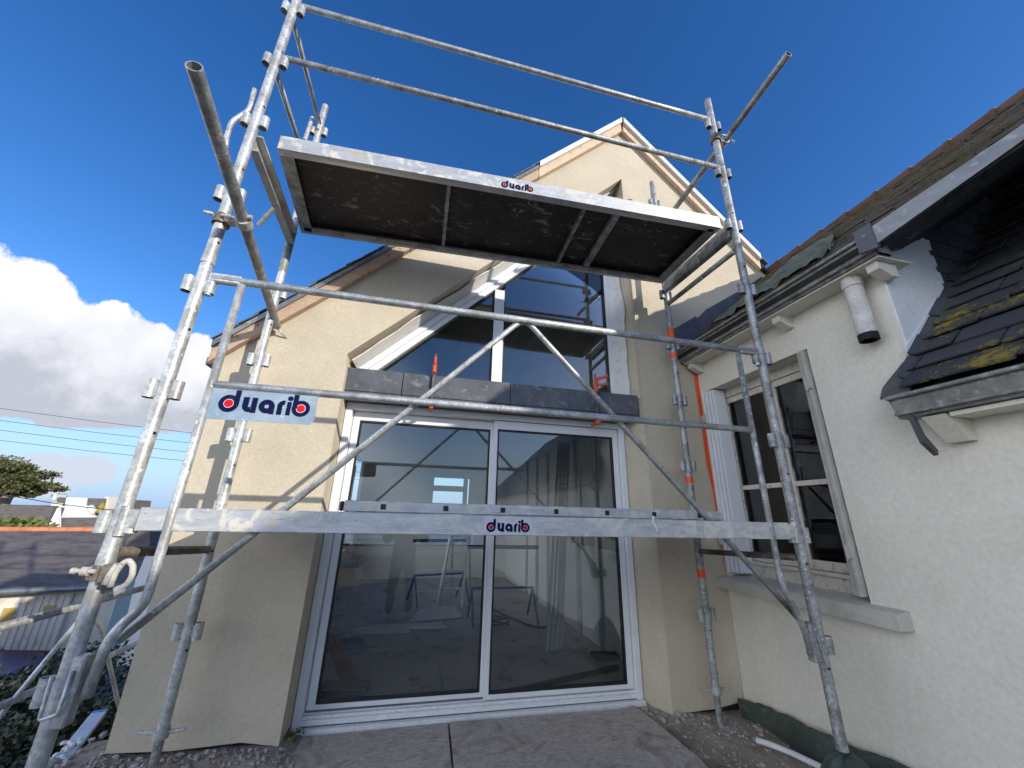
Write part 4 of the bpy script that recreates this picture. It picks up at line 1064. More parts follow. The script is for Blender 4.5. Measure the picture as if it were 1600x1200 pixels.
m = MB(); m.box((xd0+.042, yd+.031, zd1-.03), (xd1-.042, YR-.021, zd1-.008)); m.build('plywood_panel', 'ply', ld)
for x, k in ((xd0, -1), (xd1, 1)):
    m = MB(); m.box((min(x, x+k*.07), yd+.008, zd0+.008), (max(x, x+k*.07), yd+.034, zd1-.008), .004); m.tube(V((x+k*.055, yd+.02, zd0-.02)), V((x+k*.055, yd+.02, zd1+.004)), .019, 14); m.build('end_hook', 'galv', ld)
lp, lq = at('Y', yd-.001, 759.5, 830.5), at('Y', yd-.001, 826, 832)
m = MB(); m.box((lp.x-.012, yd-.0007, lp.z-.014), (lq.x+.018, yd-.0001, zd1-.006)); m.build('sticker', 'sticker', fb)
logo(fb, V((lp.x, yd-.0009, lp.z)), (1, 0, 0), U, lq.x-lp.x)
m = MB(); p = at('Y', yd, 1022, 822)   # plaster dribble
m.pipe([p+V((0, -.002, .05)), p+V((-.005, -.002, .02)), p+V((.012, -.002, -.01)), p+V((.022, -.002, -.04))], .006, 8, flat=.6); m.build('plaster_dribble', 'foam', fb)
# aluminium ladder lying on the deck
ya = YF+.10
q = [at('Y', ya, *p) for p in ((538, 783), (538, 799), (1128, 798), (1122, 813))]
lz1, lz0 = (q[0].z+q[2].z)/2, zd1+.002
la = thing('ladder', ((q[0].x+q[2].x)/2, ya+.15, zd1), 'aluminium ladder lying flat on the lower scaffold deck, its stile showing square rung ends', 'ladder')
for y in (ya, ya+.34):
    m = MB(); m.box((q[0].x, y, lz0), (q[2].x, y+.024, lz1), .004); m.build('stile', 'alu', la)
rx = [at('Y', ya, x, 790).x for x in (599, 697, 786, 869, 948, 1021, 1091)]
for x in rx:
    m = MB(); m.box((x-.014, ya+.024, (lz0+lz1)/2-.014), (x+.014, ya+.34, (lz0+lz1)/2+.014)); m.build('rung', 'alu_clean', la)
m = MB()
for x in rx: m.box((x-.0125, ya-.0015, (lz0+lz1)/2-.0125), (x+.0125, ya+.001, (lz0+lz1)/2+.0125))
m.build('rung_socket', 'gasket', la)
m = MB(); m.box((q[0].x-.02, ya+.002, lz0+.002), (q[0].x, ya+.022, lz1-.004), .006); m.build('end_cap', 'rubber', la)
# transom tubes at the lower deck
za_ = at_z(862, XLF, YF); zb_ = at_z(857, XLR, YR)
rail(V((XLF, YF+.028, at_z(864, XLF, YF))), V((XLR, YR-.028, at_z(858, XLR, YR))), .021, 'dark tube joining the two left poles just under the lower deck', 'steel_old', 'cross tubes under the lower deck', 'cross_tube', False)
rail(V((XRF, YF+.028, at_z(872, XRF, YF))), V((XRR, YR-.028, at_z(861, XRR, YR))), .019, 'dark tube joining the two right poles just under the lower deck', 'steel_old', 'cross tubes under the lower deck', 'cross_tube', False)

# loose tubes clamped to the front poles
def clamp(par, P, Q, axis, mat):
    m = MB()
    m.tube(P-U*.028, P+U*.028, PR+.013, 18); j = m.build('collar', 'steel_old', par)
    d = axis.normalized()
    m = MB(); m.tube(Q-d*.026, Q+d*.026, PR+.011, 18); m.beam(P.lerp(Q, .3), P.lerp(Q, .75), .05, .035, bev=.005)
    s = d.cross((P-EYE).normalized()).normalized()
    for e in (-1, 1): m.tube(Q+s*(e*.03)+V((0, -.045, -.012)), Q+s*(e*.06)+V((0, -.05, -.02)), .010, 8); m.tube(P+V((.02*e, -.045, 0)), P+V((.06*e, -.05, .0)), .009, 8)
    m.build('clamp', mat, par)
C1 = at('Y', YF-.062, 381, 347); E1 = at('Y', 2.93, 433, 510); S1 = online(C1, E1, 296, 106)
lt = thing('tie_tube', C1, 'steel tube clamped to the near left pole, its open end pointing at the camera', 'tube', 'tie tubes clamped to the scaffold')
m = MB(); m.tube(S1, E1, PR, 24, hollow=.004); m.build('tube_body', 'galv_dirty', lt)
P1 = V((XLF, YF, at_z(345, XLF, YF))); clamp(lt, P1, C1, E1-S1, 'plastered')
C2 = at('Y', YF+.06, 1131, 222); E2 = at('Y', 2.95, 1040, 346); S2 = online(C2, E2, 1227, 80)
rt_ = thing('tie_tube', C2, 'steel tube clamped to the near right pole, rising past the gable against the sky', 'tube', 'tie tubes clamped to the scaffold')
m = MB(); m.tube(S2, E2, PR, 24, hollow=.004); m.build('tube_body', 'galv_dirty', rt_)
P2 = V((XRF, YF, at_z(218, XRF, YF))); clamp(rt_, P2, C2, E2-S2, 'galv')
# screw eye where the left tube meets the wall
m = MB(); p = at('Y', 2.97, 442, 522); m.pipe([E1+V((.0, .0, -.01)), p, p+V((.02, .03, -.02))], .006, 8); m.build('wall_hook', 'galv', lt)

# swivel coupler on the left pole
cz = at_z(893, XLF, YF)
cp = thing('scaffold_coupler', (XLF, YF, cz), 'plaster covered swivel coupler bolted to the near left pole', 'coupler')
m = MB(); m.tube(V((XLF, YF, cz-.025)), V((XLF, YF, cz+.025)), PR+.014, 20); m.box((XLF+.02, YF-.055, cz-.035), (XLF+.06, YF-.015, cz+.03), .006); m.build('band', 'steel_old', cp)
m = MB(); pc = at('Y', YF-.07, 186, 893)
pts = [at('Y', YF-.075, *q_) for q_ in ((172, 917), (180, 895), (192, 880), (201, 875), (208, 884), (207, 899), (199, 912), (190, 918), (186, 925))]
m.pipe(pts, .010, 12, fillet=.01); m.pipe([at('Y', YF-.065, *q_) for q_ in ((166, 913), (174, 897), (186, 882))], .015, 12)
m.build('jaw', 'plastered', cp)
m = MB(); a, b_ = at('Y', YF-.06, 148, 893), at('Y', YF-.06, 118, 892); m.tube(a, b_, .008, 10); m.tube(b_, b_+(b_-a).normalized()*.012, .011, 10); m.tube(a.lerp(b_, .3), a.lerp(b_, .65), .017, 6)
m.build('bolt', 'plastered', cp); m = MB(); a, b_ = at('Y', YF-.075, 186, 918), at('Y', YF-.085, 188, 930); m.tube(a, b_, .018, 6); m.build('bolt', 'plastered', cp)

# lower scaffold frame in the garden beyond the corner
XG = -1.74
gp = lambda x, y: at('X', XG, x, y)
gfr = thing('scaffold_guard', (XG, 2.7, .2), 'thin galvanised guard frame with rails and an inverted V brace, left of the house corner', 'guard frame')
a, b_ = gp(-60, 990), gp(229, 921); zc = (gp(0, 975).z+b_.z)/2
m = MB(); m.pipe([V((XG, a.y, zc)), V((XG, 4.2, zc))], .0185, 14); m.build('top_rail', 'galv_dirty', gfr)
a, b_ = gp(0, 1102), gp(206, 1010); zc2 = (a.z+b_.z)/2
m = MB(); m.pipe([V((XG, a.y-.3, zc2)), V((XG, 4.2, zc2))], .0165, 14); m.build('middle_rail', 'galv', gfr)
a, b_ = gp(0, 1115), gp(114, 973); m = MB(); m.pipe([a-(b_-a)*.6, V((XG+.012, b_.y+.06, zc-.03)), gp(155, 982)+V((.012, 0, 0)), gp(182, 1087), gp(182, 1087)+(gp(182, 1087)-gp(155, 982))*.5], .011, 12, fillet=.05); m.build('brace', 'galv', gfr)
m = MB(); m.tube(V((XG, 4.2, -2.6)), V((XG, 4.2, 1.0)), PR, 16); m.tube(V((XG, 1.75, -2.6)), V((XG, 1.75, 1.0)), PR, 16); m.build('post', 'galv_dirty', gfr)

# clamps holding the slate lintel
for i, (xa_, ya_, yb_, lab) in enumerate(((677, 560, 636, 'orange bar clamp gripping the left part of the slate lintel'), (931, 592, 660, 'orange bar clamp gripping the right part of the slate lintel'))):
    X = at('Y', 3.05, xa_, (ya_+yb_)/2).x; z1_ = at('Y', 3.03, xa_, ya_).z; z0_ = at('Y', 3.03, xa_, yb_).z
    t = thing('bar_clamp', (X, 3.04, z0_), lab, 'clamp', 'orange clamps on the lintel')
    m = MB(); m.box((X-.004, 3.03, z0_), (X+.004, 3.048, z1_+.05)); m.build('bar', 'steel_old', t)
    m = MB(); m.box((X-.016, 3.01, z1_-.13), (X+.016, 3.056, z1_-.05), .006); m.box((X-.012, 3.0, z1_-.06), (X+.012, 3.05, z1_+.01), .006); m.box((X-.012, 3.05, z1_-.12), (X+.012, 3.16, z1_-.085), .006)
    if i: m.beam(V((X, 3.0, z1_-.01)), V((X+.10, 2.98, z1_+.02)), .02, .025, bev=.004); m.beam(V((X, 3.0, z1_-.07)), V((X+.10, 2.98, z1_-.055)), .02, .022, bev=.004)
    m.build('trigger_head', 'red_clamp', t)
    m = MB(); m.box((X-.016, 3.0, z0_-.02), (X+.016, 3.06, z0_+.03), .006); m.box((X-.012, 3.05, z0_-.012), (X+.012, 3.16, z0_+.012), .005)
    m.build('fixed_jaw', 'red_clamp', t)

# ------------------------------------------------------------------ things on the ground
def board(pts, z, th, label, mat='osb'):
    m = MB(); q = [at('Z', z, *p) for p in pts]
    n = len(q); poly = []
    for i in range(n):
        a, b_ = q[i], q[(i+1) % n]; k = max(2, int((b_-a).length/.06))
        d = (b_-a).normalized(); s = V((-d.y, d.x, 0))
        for j in range(k):
            p = a.lerp(b_, j/k); poly.append(p+(s*.006*noise.noise(p*9) if j else V()))
    m.prism(poly, (0, 0, -th)); o = m.build('ground_board', mat); return tag(o, label, 'board', 'boards laid before the door')
board([(703, 1128), (998, 1107), (1088, 1180), (1120, 1215), (716, 1260)], .028, .018, 'large dirty chipboard sheet laid before the right door leaf')
board([(472, 1152), (699, 1129), (712, 1262), (395, 1290)], .020, .016, 'dirty chipboard sheet laid before the left door leaf')
m = MB()
rn = random.Random(5)
def scatter(n, fx, rmin, rmax):
    for _ in range(n):
        x, y = fx(); r = rmin+(rmax-rmin)*rn.random()**3
        m.rock(V((x, y, gz(x, y)+r*.25)), r)
scatter(800, lambda: (rn.uniform(1.85, 2.5), rn.uniform(2.2, 3.0)), .002, .015)
scatter(700, lambda: (rn.uniform(-1.6, -.5), 2.99-abs(rn.gauss(0, .13))), .003, .019)
scatter(160, lambda: (rn.uniform(-1.75, -1.4), rn.uniform(2.3, 3.3)), .006, .03)
scatter(160, lambda: (rn.uniform(-.6, 1.95), 3.10-abs(rn.gauss(0, .05))), .003, .012)
scatter(90, lambda: (rn.uniform(1.7, 2.1), rn.uniform(2.9, 3.15)), .006, .035)
scatter(120, lambda: (rn.uniform(.3, .45), rn.uniform(2.3, 3.1)), .003, .01)
o = m.build('rubble', 'rock'); tag(o, 'grey rubble and mortar crumbs scattered along the wall foot', 'rubble', None, 'stuff')
# tarp heap along the white wall
top = [at('X', XW-.012, *q) for q in ((1155, 1093), (1180, 1101), (1210, 1110), (1245, 1128), (1275, 1142), (1310, 1160), (1350, 1180), (1400, 1196), (1450, 1215), (1540, 1245))]
bot = [at('Z', .015, *q) for q in ((1158, 1116), (1180, 1128), (1205, 1142), (1228, 1158), (1250, 1175), (1275, 1192), (1300, 1206), (1330, 1222), (1370, 1240), (1430, 1270))]
m = MB(); N = len(top)
def tarp(u, v):
    k = u*(N-1); i = min(N-2, int(k)); f = k-i
    a = top[i].lerp(top[i+1], f); b_ = bot[i].lerp(bot[i+1], f)
    w_ = min(1, v/.9); p = a.lerp(b_, w_)
    h = .085*math.sin(math.pi*w_)**.8
    fold = noise.noise(V((u*5+w_*1.6, w_*1.2, 1)))
    p += V((-.3, 0, 1))*h*(.8+1.0*fold) + V((-.25, 0, 1))*.018*math.sin(u*38+w_*5+3*fold)*w_*(1.2-w_) + V((0, 0, .008))*noise.noise(V((u*30, v*6, 2)))
    if v > .9: p.z = gz(p.x, p.y)-.012
    p.x = min(p.x, XW-.008); p.z = max(p.z, gz(p.x, p.y)-.01)
    return p
m.grid(tarp, 150, 36)
zf = zRF(1178)
m.grid(lambda u, v: (lambda r, a: V((XRF+.02+r*math.cos(a)*(1+.18*noise.noise(V((math.cos(a)*2, math.sin(a)*2, 1)))), YF+r*math.sin(a)*(1+.18*noise.noise(V((math.cos(a)*2, math.sin(a)*2, 5)))), max(-.12, zf*(1-(r/.17)**2.6)+.02*noise.noise(V((r*9, a*2.5, 0)))))))(.185*v, u*2*math.pi), 40, 14); o = m.build('tarpaulin', 'tarp'); tag(o, 'crumpled dark green tarpaulin heaped along the foot of the white wall', 'tarp')
m = MB(); ft = [at('Z', .05, *q) for q in ((1182, 1156), (1205, 1164), (1240, 1178), (1270, 1192), (1310, 1212))]
m.pipe([p+V((.006*noise.noise(p*30), 0, .004*noise.noise(p*20))) for p in ft], .019, 12, fillet=.03, flat=.8); o = m.build('foam_strip', 'foam'); tag(o, 'thin white foam strip lying on the dirt beside the tarpaulin', 'strip')
sr = thing('plastering_rule', at('Z', .05, 130, 1145), 'plaster caked aluminium straightedge with a blue end at the terrace edge', 'straightedge')
a, b_ = at('Z', .06, 153, 1117), at('Z', .02, 60, 1235)
m = MB(); m.beam(a, b_, .075, .03, bev=.004); m.build('bar', 'alu_clean', sr)
d = (a-b_).normalized(); m = MB(); m.beam(a-d*.0, a+d*.035, .077, .033, bev=.006); m.build('end_cap', 'blue_cap', sr)
s = d.cross(U)
for i in range(26): 
    m = MB(); k = random.uniform(.45, 1); m.rock(a.lerp(b_, k)+s*random.uniform(-.05, .04)+U*.02, random.uniform(.014, .03)); m.build('plaster_lump', 'foam', sr)
# little weed at the door corner
m = MB(); t = []
for i in range(40):
    p = at('Z', .02, 452, 1160)+V((random.gauss(0, .03), random.gauss(0, .03), random.uniform(0, .05))); d = V((random.gauss(0, 1), random.gauss(0, 1), random.uniform(.2, 1))).normalized()*.025; s = d.orthogonal().normalized()*.008
    m._face([m.bm.verts.new(x) for x in (p, p+d*.5+s, p+d, p+d*.5-s)]); t.append(random.random())
o = m.build('weed', 'green', None, t); tag(o, 'tiny green weed growing at the left foot of the door', 'plant')

# ------------------------------------------------------------------ background
def leaves(m, c, r, n, size, t, sc=(1, 1, 1), flat=False):
    for _ in range(n):
        d = V((random.gauss(0, 1), random.gauss(0, 1), random.gauss(0, 1))).normalized()*(random.random()**.45)
        p = V(c)+V((d.x*r*sc[0], d.y*r*sc[1], d.z*r*sc[2]))
        a = V((random.gauss(0, 1), random.gauss(0, 1), random.gauss(0, .5 if flat else 1))).normalized()*size*random.uniform(.6, 1.4); b = a.orthogonal().normalized(); b = (b+a.cross(b).normalized()*random.uniform(-1, 1)).normalized()*size*.55
        m._face([m.bm.verts.new(x) for x in (p, p+a*.5+b, p+a, p+a*.5-b)])
        t.append(min(1, max(0, .5+.45*d.z+random.uniform(-.4, .4))))
# dark hedge below the terrace
hd = thing('hedge', (-3.6, 4.2, -2.6), 'dark evergreen hedge below the terrace on the left', 'hedge')
m = MB(); t = []
for i in range(150):
    x, y = random.uniform(-7.2, -2.25), random.uniform(2.9, 6.6)
    zt = -.42+.16*noise.noise(V((x, y, 0)))
    if i < 100: z = zt-random.uniform(.05, .2)
    else: z = random.uniform(-2.0, -.6)
    leaves(m, (x, y, z), .42, 330, .038, t, (1, 1, .5))
m.build('foliage', 'hedge', hd, t)
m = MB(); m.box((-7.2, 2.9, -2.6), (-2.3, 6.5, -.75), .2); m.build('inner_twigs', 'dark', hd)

# garage
ga = rad(16.6); gu = V((math.cos(ga), math.sin(ga), 0)); gn = V((-math.sin(ga), math.cos(ga), 0))
E0 = at('Z', -.3, 0, 922); 
GR = thing('garage', E0+gn*2+V((0, 0, -2.3)), 'long low garage with old slate roof, orange ridge and cream ribbed doors', 'garage')
gd = 3.3
def gp3(a, b, z): p = E0+gu*a+gn*b; return V((p.x, p.y, z))
Lg0, Lg1 = -9, 1.75
zr = .66
m = MB(); m.prism([gp3(Lg0, .25, -2.62), gp3(Lg0, .25, -.42), gp3(Lg0, 3.6, .6-.1), gp3(Lg0, 6.6, -.42), gp3(Lg0, 6.6, -2.62)], gu*(Lg1-Lg0)); m.build('wall', 'wallcream', GR)
m = MB(); m.prism([gp3(Lg0-.1, 0, -.3), gp3(Lg1+.15, 0, -.3), gp3(Lg1+.15, 3.6, zr), gp3(Lg0-.1, 3.6, zr)], (0, 0, -.06)); m.prism([gp3(Lg0-.1, 3.6, zr), gp3(Lg1+.15, 3.6, zr), gp3(Lg1+.15, 7.0, -.3), gp3(Lg0-.1, 7.0, -.3)], (0, 0, -.06)); rf = m.build('roof', 'farroof', GR)
m = MB(); k = Lg0
while k < Lg1: m.tube(gp3(k, 3.6, zr+.01), gp3(k+.33, 3.6, zr+.02), .085, 8, .075); k += .34
m.build('ridge_tiles', 'orange_ridge', rf)
m = MB(); m.tube(gp3(Lg0, -.05, -.33), gp3(Lg1+.1, -.05, -.33), .06, 8); m.build('gutter', 'zinc', GR)
for i in range(4):
    a0_ = 1.05-2.3*(i+1)+.02; a1_ = 1.05-2.3*i-.02
    m = MB(); m.prism([gp3(a0_, .2, -2.6), gp3(a1_, .2, -2.6), gp3(a1_, .2, -.45), gp3(a0_, .2, -.45)], gn*.04)
    n = 22
    for j in range(n): x = a0_+(a1_-a0_)*(j+.5)/n; m.prism([gp3(x-.03, .185, -2.58), gp3(x+.03, .185, -2.58), gp3(x+.03, .185, -.48), gp3(x-.03, .185, -.48)], gn*.02)
    dr = m.build('garage_door', 'garage_door', GR)
    for j in range(4):
        x = a0_+(a1_-a0_)*(j+.5)/4; m = MB(); m.prism([gp3(x-.085, .17, -.90), gp3(x+.085, .17, -.90), gp3(x+.085, .17, -.66), gp3(x-.085, .17, -.66)], gn*.02); m.build('pane', 'amber', dr)
# white gable wall of the next plot, right of the garage
m = MB(); a = [at('Y', 9.0, *q) for q in ((180, 1040), (212, 905), (229, 864), (262, 855), (300, 1040))]
m.prism(a, (0, .25, 0)); o = m.build('garden_wall', 'wallwhite'); tag(o, 'bright white wall end rising just left of the house corner', 'wall')
sh = thing('outbuilding', at('Y', 13, 225, 900), 'small dark roofed outbuilding with yellow blockwork between garage and house', 'outbuilding')
m = MB(); a = [at('Y', 13, *q) for q in ((188, 862), (200, 842), (215, 830), (234, 828), (233, 900), (188, 900))]; m.prism(a, (0, 2, 0)); m.build('roof', 'farroof', sh)
m = MB(); a = [at('Y', 13.5, *q) for q in ((233, 900), (234, 833), (275, 833), (275, 900))]; m.prism(a, (0, 2, 0)); m.build('wall', 'wallyellow', sh)
# houses farther off
def poly(mat, nm, par, Y, pts, th): 
    m = MB(); m.prism([at('Y', Y, *q) for q in pts], (0, th, 0)); return m.build(nm, mat, par)
wh = thing('far_house', at('Y', 40, 120, 840), 'distant house with white rendered hips and a patched slate roof', 'house', 'distant houses')
poly('farroof', 'roof', wh, 40, [(86, 806), (90, 777), (164, 779), (158, 806), (146, 812), (90, 812)], 6)
poly('wallwhite', 'bargeboard', wh, 39.8, [(101, 790), (104, 777), (135, 778), (133, 790), (141, 790.5), (140, 793)], .15)
poly('wallwhite', 'front_gable', wh, 39.4, [(90, 809), (92, 791), (126, 791), (146, 809)], .5)
poly('wallwhite', 'dormer', wh, 39.5, [(136, 797), (141, 789), (148, 797), (144, 803)], .3)
poly('wallcream', 'dormer', wh, 39.5, [(76, 800), (81, 785), (94, 786), (90, 800)], .3)
poly('lichroof', 'lichen_patch', wh, 39.6, [(148, 801), (158, 786), (163, 786), (158, 801)], .2)
poly('wallcream', 'chimney', wh, 40.2, [(81, 781), (83, 772), (88, 772), (87, 781)], 1)
poly('wallcream', 'chimney', wh, 40.2, [(158, 800), (164, 776), (171, 776), (168, 802)], 1)
poly('wallwhite', 'bargeboard', wh, 36.5, [(68, 835), (90, 793), (90, 835)], .3)
poly('farroof', 'front_roof', wh, 37, [(86, 838), (90, 809), (170, 809), (172, 838)], 2)
poly('wallcream', 'wall', wh, 40.1, [(80, 850), (80, 800), (170, 803), (170, 850)], 5)
gh = thing('far_house', at('Y', 38, 30, 840), 'distant grey slate roofed house left of the white hipped one', 'house', 'distant houses')
poly('farroof', 'roof', gh, 38, [(-90, 815), (-80, 787), (66, 790), (52, 815), (60, 828), (-90, 818)], 5)
poly('farroof', 'side_roof', gh, 37.6, [(50, 816), (66, 791), (84, 793), (68, 832)], 1)
poly('wallwhite', 'wall', gh, 38.2, [(-90, 840), (-90, 813), (50, 815), (50, 840)], 4)
m = MB(); poly('orange_ridge', 'chimney', gh, 39, [(168, 800), (169, 795), (177, 795), (177, 801)], 1)
gb = thing('far_bush', at('Y', 26, 30, 845), 'bright green bushes showing above the garage ridge', 'bush')
m = MB(); t = []
for i in range(26):
    p = at('Y', 26+random.uniform(-1, 1), random.uniform(-30, 62), 830+random.uniform(-7, 10)); leaves(m, p, .7, 120, .22, t, (1.2, 1, .7))
m.build('foliage', 'green', gb, t)
m = MB()
for x in (0, 25, 50): m.tube(at('Y', 26, x, 850)+V((0, 0, -2)), at('Y', 26, x, 832), .08, 6)
m.build('stem', 'bark', gb)
# pine
pt = thing('pine_tree', at('Y', 46, -6, 850), 'broad flat-topped pine standing behind the roofs at the far left', 'tree')
m = MB(); t = []
prof = [(-40, 726, 3.0), (-22, 722, 3), (-5, 721, 2.6), (14, 724, 2.5), (30, 731, 2.2), (42, 738, 2.0), (50, 748, 1.6), (56, 757, 1.3), (-45, 740, 3), (-20, 740, 3), (5, 742, 2.6), (28, 748, 2.0), (44, 760, 1.5), (54, 763, 1.1), (20, 762, 1.2), (34, 770, .9), (8, 766, 1.1), (-15, 765, 1.2), (-35, 770, 1.5), (47, 771, .7)]
for (x, y, r) in prof:
    p = at('Y', 46, x, y)
    for k in range(5): leaves(m, p+V((-r*.35+random.gauss(0, r*.25), random.gauss(0, 1.8), random.gauss(0, r*.1))), r*.42, 230, .2, t, (1.4, 1.2, .5), True)
m.build('crown', 'pine', pt, t)
m = MB(); b0 = at('Y', 46, 2, 800)+V((0, 0, -4)); b1 = at('Y', 46, 12, 772)
m.pipe([b0, at('Y', 46, 4, 787), b1], .45, 8)
for (x, y) in ((40, 757), (20, 745), (-10, 742), (52, 766), (-30, 755), (30, 768), (5, 730)): m.pipe([b1-V((0, 0, .3)), b1.lerp(at('Y', 46, x, y), .5)+V((0, 0, -.3)), at('Y', 46, x, y)], .13, 6)
m.build('trunk', 'bark', pt)
# parked car
cc = at('Y', 9.0, 100, 1010)-V((1.9, .5, -.05)); ca = rad(8)
cr = thing('parked_car', V((cc.x, cc.y, -1.99)), 'maroon car parked in front of the garage, half hidden by the hedge', 'car')
cu = V((math.cos(ca), math.sin(ca), 0)); cv = V((-math.sin(ca), math.cos(ca), 0))
cpt = lambda a, b, z: V((cc.x, cc.y, -1.99))+cu*a+cv*b+U*z
def carshell(m, pf, w, inset):
    n = len(pf)
    for sgn in (-1, 1): m._face([m.bm.verts.new(cpt(a, sgn*(w-(inset if z > .95 else 0)), z)) for a, z in pf])
    for i in range(n):
        (a, z), (a2, z2) = pf[i], pf[(i+1) % n]; k1 = w-(inset if z > .95 else 0); k2 = w-(inset if z2 > .95 else 0)
        m._face([m.bm.verts.new(p) for p in (cpt(a, -k1, z), cpt(a2, -k2, z2), cpt(a2, k2, z2), cpt(a, k1, z))])
pf = [(-2.4, .3), (-2.45, .75), (-2.1, .93), (-1.55, 1.0), (-.9, 1.40), (-.3, 1.47), (.35, 1.40), (1.0, .98), (1.6, .88), (2.05, .72), (2.15, .45), (2.05, .28)]
m = MB(); carshell(m, pf, .85, .16); m.build('body', 'carpaint', cr)
m = MB()
for sgn in (-1, 1): m.prism([cpt(-1.3, sgn*.74, 1.02), cpt(.85, sgn*.74, 1.02), cpt(.33, sgn*.705, 1.34), cpt(-.85, sgn*.705, 1.34)], cv*sgn*.012)
m.prism([cpt(.42, -.6, 1.37), cpt(.42, .6, 1.37), cpt(.98, .66, 1.01), cpt(.98, -.66, 1.01)], U*.015); m.build('window', 'carglass', cr)
for a in (-1.45, 1.35):
    for sgn in (-1, 1): m = MB(); m.tube(cpt(a, sgn*.72, .32), cpt(a, sgn*.88, .32), .32, 20); m.build('wheel', 'rubber', cr)
for sgn in (-1, 1): m = MB(); m.obox(cpt(2.02, sgn*.6, .68), cu*.1, cv*.34, U*.12, .02); m.build('headlight', 'chrome', cr)
# overhead lines
lines = [((0, 638), (303, 677)), ((0, 657), (297, 692)), ((0, 672), (290, 706)), ((0, 688), (290, 720))]
names = ['thin overhead wire, topmost of four, crossing the big cloud', 'thin overhead wire along the base of the big cloud, second from top', 'thin overhead wire in the blue gap, third from top', 'thin overhead wire just above the small low cloud, lowest of four']
for (p, q), lab in zip(lines, names):
    a, b_ = at('Y', 20, *p), at('Y', 20, *q); d = b_-a
    m = MB(); m.pipe([a-d*1.5, a, a.lerp(b_, .5)-U*.03, b_, b_+d*1.5], .010, 6); o = m.build('overhead_wire', 'wire'); tag(o, lab, 'wire', 'overhead wires in the sky')
m = MB(); a, b_ = at('Y', 24, 0, 772), at('Y', 24, 165, 796); d = b_-a; m.pipe([a-d*.8, a, a.lerp(b_, .5)-U*.06, b_, b_+d*1.2], .022, 6); o = m.build('overhead_wire', 'wire'); tag(o, 'dark drooping cable crossing the pine and the distant white house', 'wire', 'overhead wires in the sky')

# ------------------------------------------------------------------ the photographer (seen mirrored in the door)
def skin_mesh(name, mat, nodes, edges, par, lvl=2):
    me = bpy.data.meshes.new(name); keys = list(nodes); ix = {k: i for i, k in enumerate(keys)}
    o0 = OFF[par.name]
    me.from_pydata([V(nodes[k][0])-o0 for k in keys], [(ix[a], ix[b]) for a, b in edges], [])
    o = bpy.data.objects.new(name, me); COL.objects.link(o); o.parent = par; OFF[o.name] = o0
    sk = o.modifiers.new('skin', 'SKIN'); sk.use_smooth_shade = True
    for k in keys:
        r = nodes[k][1]; r = (r, r) if isinstance(r, float) else r
        me.skin_vertices[0].data[ix[k]].radius = r
    me.skin_vertices[0].data[0].use_root = True
    ss = o.modifiers.new('sub', 'SUBSURF'); ss.levels = lvl; ss.render_levels = lvl
    me.materials.append(M[mat]); return o
PY = -.44; PZ = -.25; PX = -.15
pr = thing('person', (PX, PY, PZ), 'person in dark jacket raising a phone, seen mirrored in the sliding door', 'person')
HS = .955
z = lambda h: PZ+h*HS
body = {'pelvis': ((PX, PY, z(.93)), (.15, .11)), 'waist': ((PX, PY, z(1.08)), (.145, .105)), 'chest': ((PX, PY, z(1.27)), (.165, .115)), 'sho': ((PX, PY+.01, z(1.40)), (.10, .085)), 'neck': ((PX, PY+.01, z(1.48)), (.055, .055)), 'head0': ((PX, PY+.02, z(1.57)), (.07, .08)), 'head1': ((PX, PY+.01, z(1.66)), (.078, .095)), 'top': ((PX, PY, z(1.73)), (.05, .06))}
be = [('pelvis', 'waist'), ('waist', 'chest'), ('chest', 'sho'), ('sho', 'neck'), ('neck', 'head0'), ('head0', 'head1'), ('head1', 'top')]
for s, n in ((-1, 'l'), (1, 'r')):
    hx_ = s*.085
    body.update({n+'sh': ((PX+s*.17, PY, z(1.39)), (.062, .062)), n+'el': ((PX+s*.33, PY+.14, z(1.22)), (.044, .044)), n+'wr': ((hx_, -.10, 1.285), (.028, .028)), n+'hd': ((hx_, -.065, 1.33), (.034, .018)),
                 n+'hip': ((PX+s*.095, PY, z(.86)), (.09, .095)), n+'kn': ((PX+s*.12+.02*s, PY+.02, z(.48)), (.06, .062)), n+'an': ((PX+s*.15, PY, z(.09)), (.042, .045)), n+'toe': ((PX+s*.165, PY+.15, z(.035)), (.042, .03))})
    be += [('sho', n+'sh'), (n+'sh', n+'el'), (n+'el', n+'wr'), (n+'wr', n+'hd'), ('pelvis', n+'hip'), (n+'hip', n+'kn'), (n+'kn', n+'an'), (n+'an', n+'toe')]
skin_mesh('body', 'skin', body, be, pr)
jk = {k: (v[0], tuple(q+.04 for q in v[1])) for k, v in body.items() if k in ('pelvis', 'waist', 'chest', 'sho', 'lsh', 'lel', 'rsh', 'rel')}
jk['hem'] = ((PX, PY, z(.80)), (.20, .15))
for s, n in ((-1, 'l'), (1, 'r')):
    a, b_ = V(body[n+'el'][0]), V(body[n+'wr'][0]); jk[n+'cu'] = (tuple(a.lerp(b_, .85)), (.042, .042))
skin_mesh('jacket', 'jacket', jk, [('hem', 'pelvis'), ('pelvis', 'waist'), ('waist', 'chest'), ('chest', 'sho'), ('sho', 'lsh'), ('lsh', 'lel'), ('lel', 'lcu'), ('sho', 'rsh'), ('rsh', 'rel'), ('rel', 'rcu')], pr)
tr = {k: (v[0], tuple(q+.016 for q in v[1])) for k, v in body.items() if k in ('pelvis', 'lhip', 'lkn', 'lan', 'rhip', 'rkn', 'ran')}
skin_mesh('trousers', 'trouser', tr, [('pelvis', 'lhip'), ('lhip', 'lkn'), ('lkn', 'lan'), ('pelvis', 'rhip'), ('rhip', 'rkn'), ('rkn', 'ran')], pr)
